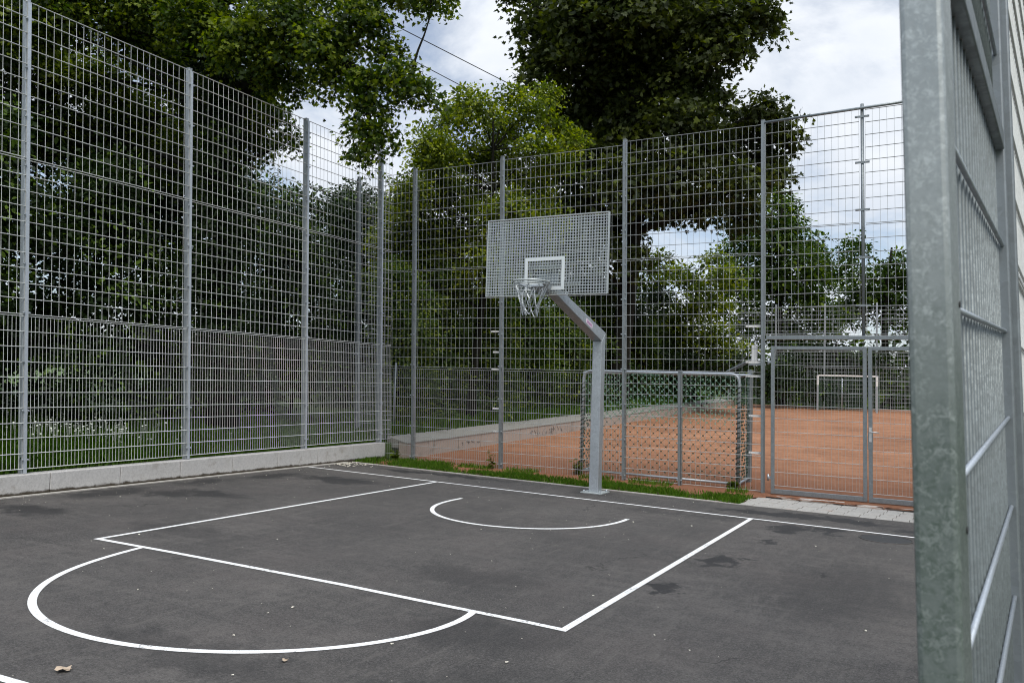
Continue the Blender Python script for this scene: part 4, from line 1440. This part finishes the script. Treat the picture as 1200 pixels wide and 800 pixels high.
# understorey behind the left fence
def thicket(x, y, h, w, lab, mat='leaf_dark', size=.12, cover=2.6, young=.22, n=11, name='leafy_shrub', cat='shrub', low=.25, r0=.05, T=T_OVAL, spread=1.0):
    z = terrain(x, y)
    bl = []
    for i in range(n):
        zz = z + low + (h - low) * ((i + .5) / n) ** .9
        k = w * (.75 - .45 * (i / n) ** 2)
        a = i * 2.4 + x
        rr = w * random.uniform(.38, .55)
        bl.append(((x + math.cos(a) * k * random.uniform(.3, 1), y + math.sin(a) * k * random.uniform(.3, 1), zz), (rr, rr, rr * .85)))
    tree(name, lab, cat, (x, y, z), (x + .2, y + .1, z + h * .85), r0, bl, M[mat], M['bark'], size=size, cover=cover, young=young, per=9, fork=.1, T=T, spread=spread)

thicket(-9.6, -6.6, 6.5, 2.0, 'dense black-green shrub at the far left behind the first fence post', cover=2.8)
thicket(-9.4, -3.9, 5.2, 1.7, 'dark shrub with pale young shoots behind the leftmost full fence bay', young=.3, cover=2.2)
thicket(-9.3, -1.6, 5.0, 1.6, 'dark leafy shrub behind the second fence post', young=.16, cover=2.4)
thicket(-9.4, .6, 3.4, 1.5, 'low dark shrub under the old tree trunk', young=.25, cover=2.2)
thicket(-8.8, 3.2, 4.6, 1.3, 'slender dark shrub behind the left fence near the corner', young=.15, cover=2.0)
thicket(-12.5, -5.5, 9.5, 2.8, 'tall dark understorey tree at the far left, filling the sky behind the fence', name='understorey_tree', cat='tree', size=.16, cover=3.4, r0=.14, spread=1.3)
thicket(-13.5, -1.5, 9.5, 2.7, 'tall dark understorey tree left of the big trunk', name='understorey_tree', cat='tree', size=.16, cover=3.2, r0=.14, spread=1.3)
thicket(-13.5, 2.4, 7.0, 2.2, 'tall dark understorey tree directly behind the big trunk', name='understorey_tree', cat='tree', size=.16, cover=2.6, r0=.14, spread=1.3, low=3.6)
thicket(-14.0, 7.2, 6.6, 2.4, 'pointed dark understorey tree behind the third left fence post', name='understorey_tree', cat='tree', size=.16, cover=2.6, r0=.14, spread=1.3)
thicket(-12.5, 9.8, 6.4, 2.0, 'dark understorey tree showing in the fence corner', name='understorey_tree', cat='tree', size=.15, cover=2.4, r0=.12, spread=1.2)
# shrubs on the bank above the clay pitch
thicket(-6.8, 4.6, 3.7, 1.0, 'mid green shrub in the corner where the two fences meet', 'leaf_shrub', .09, 2.8, .3, 14, low=.05)
thicket(-6.9, 6.7, 4.2, 1.2, 'tangled grey-green shrub left of the hoop behind the low wall', 'leaf_shrub', .095, 2.8, .3, 15, low=.05)
thicket(-6.9, 9.0, 3.6, 1.2, 'loose leafy shrub behind the hoop net', 'leaf_shrub', .10, 2.8, .3, 14, low=.05)
thicket(-7.0, 11.6, 3.4, 1.3, 'leafy bank shrub seen just left of the hoop pole', 'leaf_mid', .11, 2.8, .3, 14, low=.05)
thicket(-7.1, 14.4, 3.4, 1.4, 'dense leafy bank shrub seen just right of the hoop pole', 'leaf_shrub', .12, 2.8, .3, 14, low=.05)
thicket(-7.2, 17.6, 3.6, 1.6, 'fresh green bank shrub seen over the left end of the goal bar', 'leaf_mid', .13, 2.8, .3, 14, low=.05)
thicket(-7.3, 21.5, 3.6, 1.7, 'mid green shrub at the far part of the low wall', 'leaf_shrub', .15, 2.8, .25, 14, low=.05)
thicket(-7.5, 26.0, 3.8, 1.9, 'green shrub at the end of the low wall beyond the goal', 'leaf_mid', .16, 2.8, .25, 14, low=.05)
# trees on the right, beyond the fence that carries the open leaf
thicket(10.6, 3.2, 9.5, 2.5, 'tall dark tree on the right beyond the near fence, glimpsed through the gate leaf', 'leaf_mid', .16, 2.6, .1, 16, 'understorey_tree', 'tree', r0=.16, spread=1.3)
thicket(9.6, -1.6, 9.0, 2.4, 'tall leafy tree close behind the right-hand fence', 'leaf_mid', .16, 2.6, .1, 16, 'understorey_tree', 'tree', r0=.16, spread=1.3)
thicket(10.6, 9.2, 9.0, 2.6, 'tall leafy tree beside the clay pitch on the right', 'leaf_mid', .16, 2.6, .1, 16, 'understorey_tree', 'tree', r0=.16, spread=1.3)
thicket(-10.2, 6.8, 6.0, 1.5, 'dark tree-like shrub behind the tangled bank shrubs', 'leaf_dark', .13, 2.8, .1)
thicket(-10.8, 11.5, 6.0, 1.8, 'dark tall shrub behind the hoop board', 'leaf_dark', .15, 2.8, .1)
thicket(-11.0, 17.5, 6.0, 2.2, 'dark tall shrub behind the goal bar', 'leaf_dark', .17, 2.8, .1)

# far-off woodland reads as one mass
bl = []
for i in range(70):
    t = i / 69
    a = math.radians(-100 + 175 * t)
    R_ = random.uniform(52, 66)
    x, y = CAM[0] + R_ * math.sin(a - math.radians(12)), CAM[1] + R_ * math.cos(a - math.radians(12))
    bl.append(((x, y, 1.5), (4.5, 4.5, random.uniform(2.6, 4.2))))
wd = crown('distant_wood', bl, M['leaf_mid'], None, .55, T_DIA, 2.6, .1, 9, spread=3.)
tag(wd, kind='stuff')

# ------------------------------------------------------------------ sky and light
SUN_EL, SUN_AZ = 52., 140.      # azimuth measured clockwise from +Y
w = bpy.data.worlds.new('World')
SC.world = w
w.use_nodes = True
t = w.node_tree
t.nodes.clear()
def wn(typ, **kw):
    o = t.nodes.new('ShaderNode' + typ)
    for a, b in kw.items(): setattr(o, a, b)
    return o
L = t.links.new
out = wn('OutputWorld'); bg = wn('Background'); L(bg.outputs[0], out.inputs[0])
sky = wn('TexSky', sky_type='NISHITA', sun_disc=False)
sky.sun_elevation = math.radians(SUN_EL); sky.sun_rotation = math.radians(SUN_AZ)
sky.air_density = 1.0; sky.dust_density = 1.5; sky.ozone_density = 1.5
tc = wn('TexCoord')
sep = wn('SeparateXYZ'); L(tc.outputs['Generated'], sep.inputs[0])
zc = wn('Math', operation='ADD'); L(sep.outputs[2], zc.inputs[0]); zc.inputs[1].default_value = .35
zm = wn('Math', operation='MAXIMUM'); L(zc.outputs[0], zm.inputs[0]); zm.inputs[1].default_value = .05
dv = wn('VectorMath', operation='DIVIDE'); L(tc.outputs['Generated'], dv.inputs[0])
cmb = wn('CombineXYZ'); [L(zm.outputs[0], cmb.inputs[i]) for i in range(3)]
L(cmb.outputs[0], dv.inputs[1])
mp = wn('Mapping'); L(dv.outputs[0], mp.inputs[0]); mp.inputs['Location'].default_value = (1.7, .4, .0)
def wnoise(scale, det, rough, dist=0.):
    o = wn('TexNoise'); L(mp.outputs[0], o.inputs['Vector'])
    o.inputs['Scale'].default_value = scale; o.inputs['Detail'].default_value = det; o.inputs['Roughness'].default_value = rough; o.inputs['Distortion'].default_value = dist
    return o.outputs['Fac']
n1 = wnoise(1.9, 9, .58, .35)
n2 = wnoise(3.1, 7, .55, .2)
cov = wn('MapRange', interpolation_type='SMOOTHSTEP'); L(n1, cov.inputs[0])
cov.inputs[1].default_value = .40; cov.inputs[2].default_value = .60; cov.inputs[3].default_value = .25; cov.inputs[4].default_value = 1.
cr_ = wn('ValToRGB'); L(n2, cr_.inputs[0])
CL = 7.0
e = cr_.color_ramp.elements
e[0].position = .36; e[0].color = (.80, .86, .95, 1)
e[1].position = .62; e[1].color = (.98, 1.02, 1.08, 1)
mul = wn('Mix', data_type='RGBA', blend_type='MULTIPLY'); mul.inputs[0].default_value = 1
L(cr_.outputs[0], mul.inputs[6]); mul.inputs[7].default_value = (CL, CL * 1.0, CL * 1.0, 1)
mx = wn('Mix', data_type='RGBA'); L(cov.outputs[0], mx.inputs[0]); L(sky.outputs[0], mx.inputs[6]); L(mul.outputs[2], mx.inputs[7])
# overcast skies are brighter towards the zenith
zr = wn('MapRange'); L(sep.outputs[2], zr.inputs[0]); zr.inputs[1].default_value = .42; zr.inputs[2].default_value = 1.; zr.inputs[3].default_value = 1.; zr.inputs[4].default_value = 2.6
sc2 = wn('VectorMath', operation='SCALE'); L(mx.outputs[2], sc2.inputs[0]); L(zr.outputs[0], sc2.inputs['Scale'])
L(sc2.outputs[0], bg.inputs[0])
bg.inputs[1].default_value = .1

sd_ = bpy.data.lights.new('sun', 'SUN')
sd_.energy = 1.5; sd_.angle = math.radians(25); sd_.color = (1, .94, .84)
so = bpy.data.objects.new('sun', sd_)
COL.objects.link(so)
az, el = math.radians(SUN_AZ), math.radians(SUN_EL)
dirv = Vector((math.sin(az) * math.cos(el), math.cos(az) * math.cos(el), math.sin(el)))
so.rotation_euler = dirv.to_track_quat('Z', 'Y').to_euler()

SC.view_settings.view_transform = 'Standard'
SC.view_settings.look = 'None'
SC.view_settings.exposure = 0.5
SC.view_settings.gamma = 1.0
SC.cycles.filter_width = 1.05
SC.cycles.max_bounces = 6
SC.cycles.diffuse_bounces = 3
SC.cycles.glossy_bounces = 3
SC.cycles.transmission_bounces = 4
SC.cycles.use_denoising = True
SC.cycles.denoising_prefilter = 'ACCURATE'
SC.render.film_transparent = False
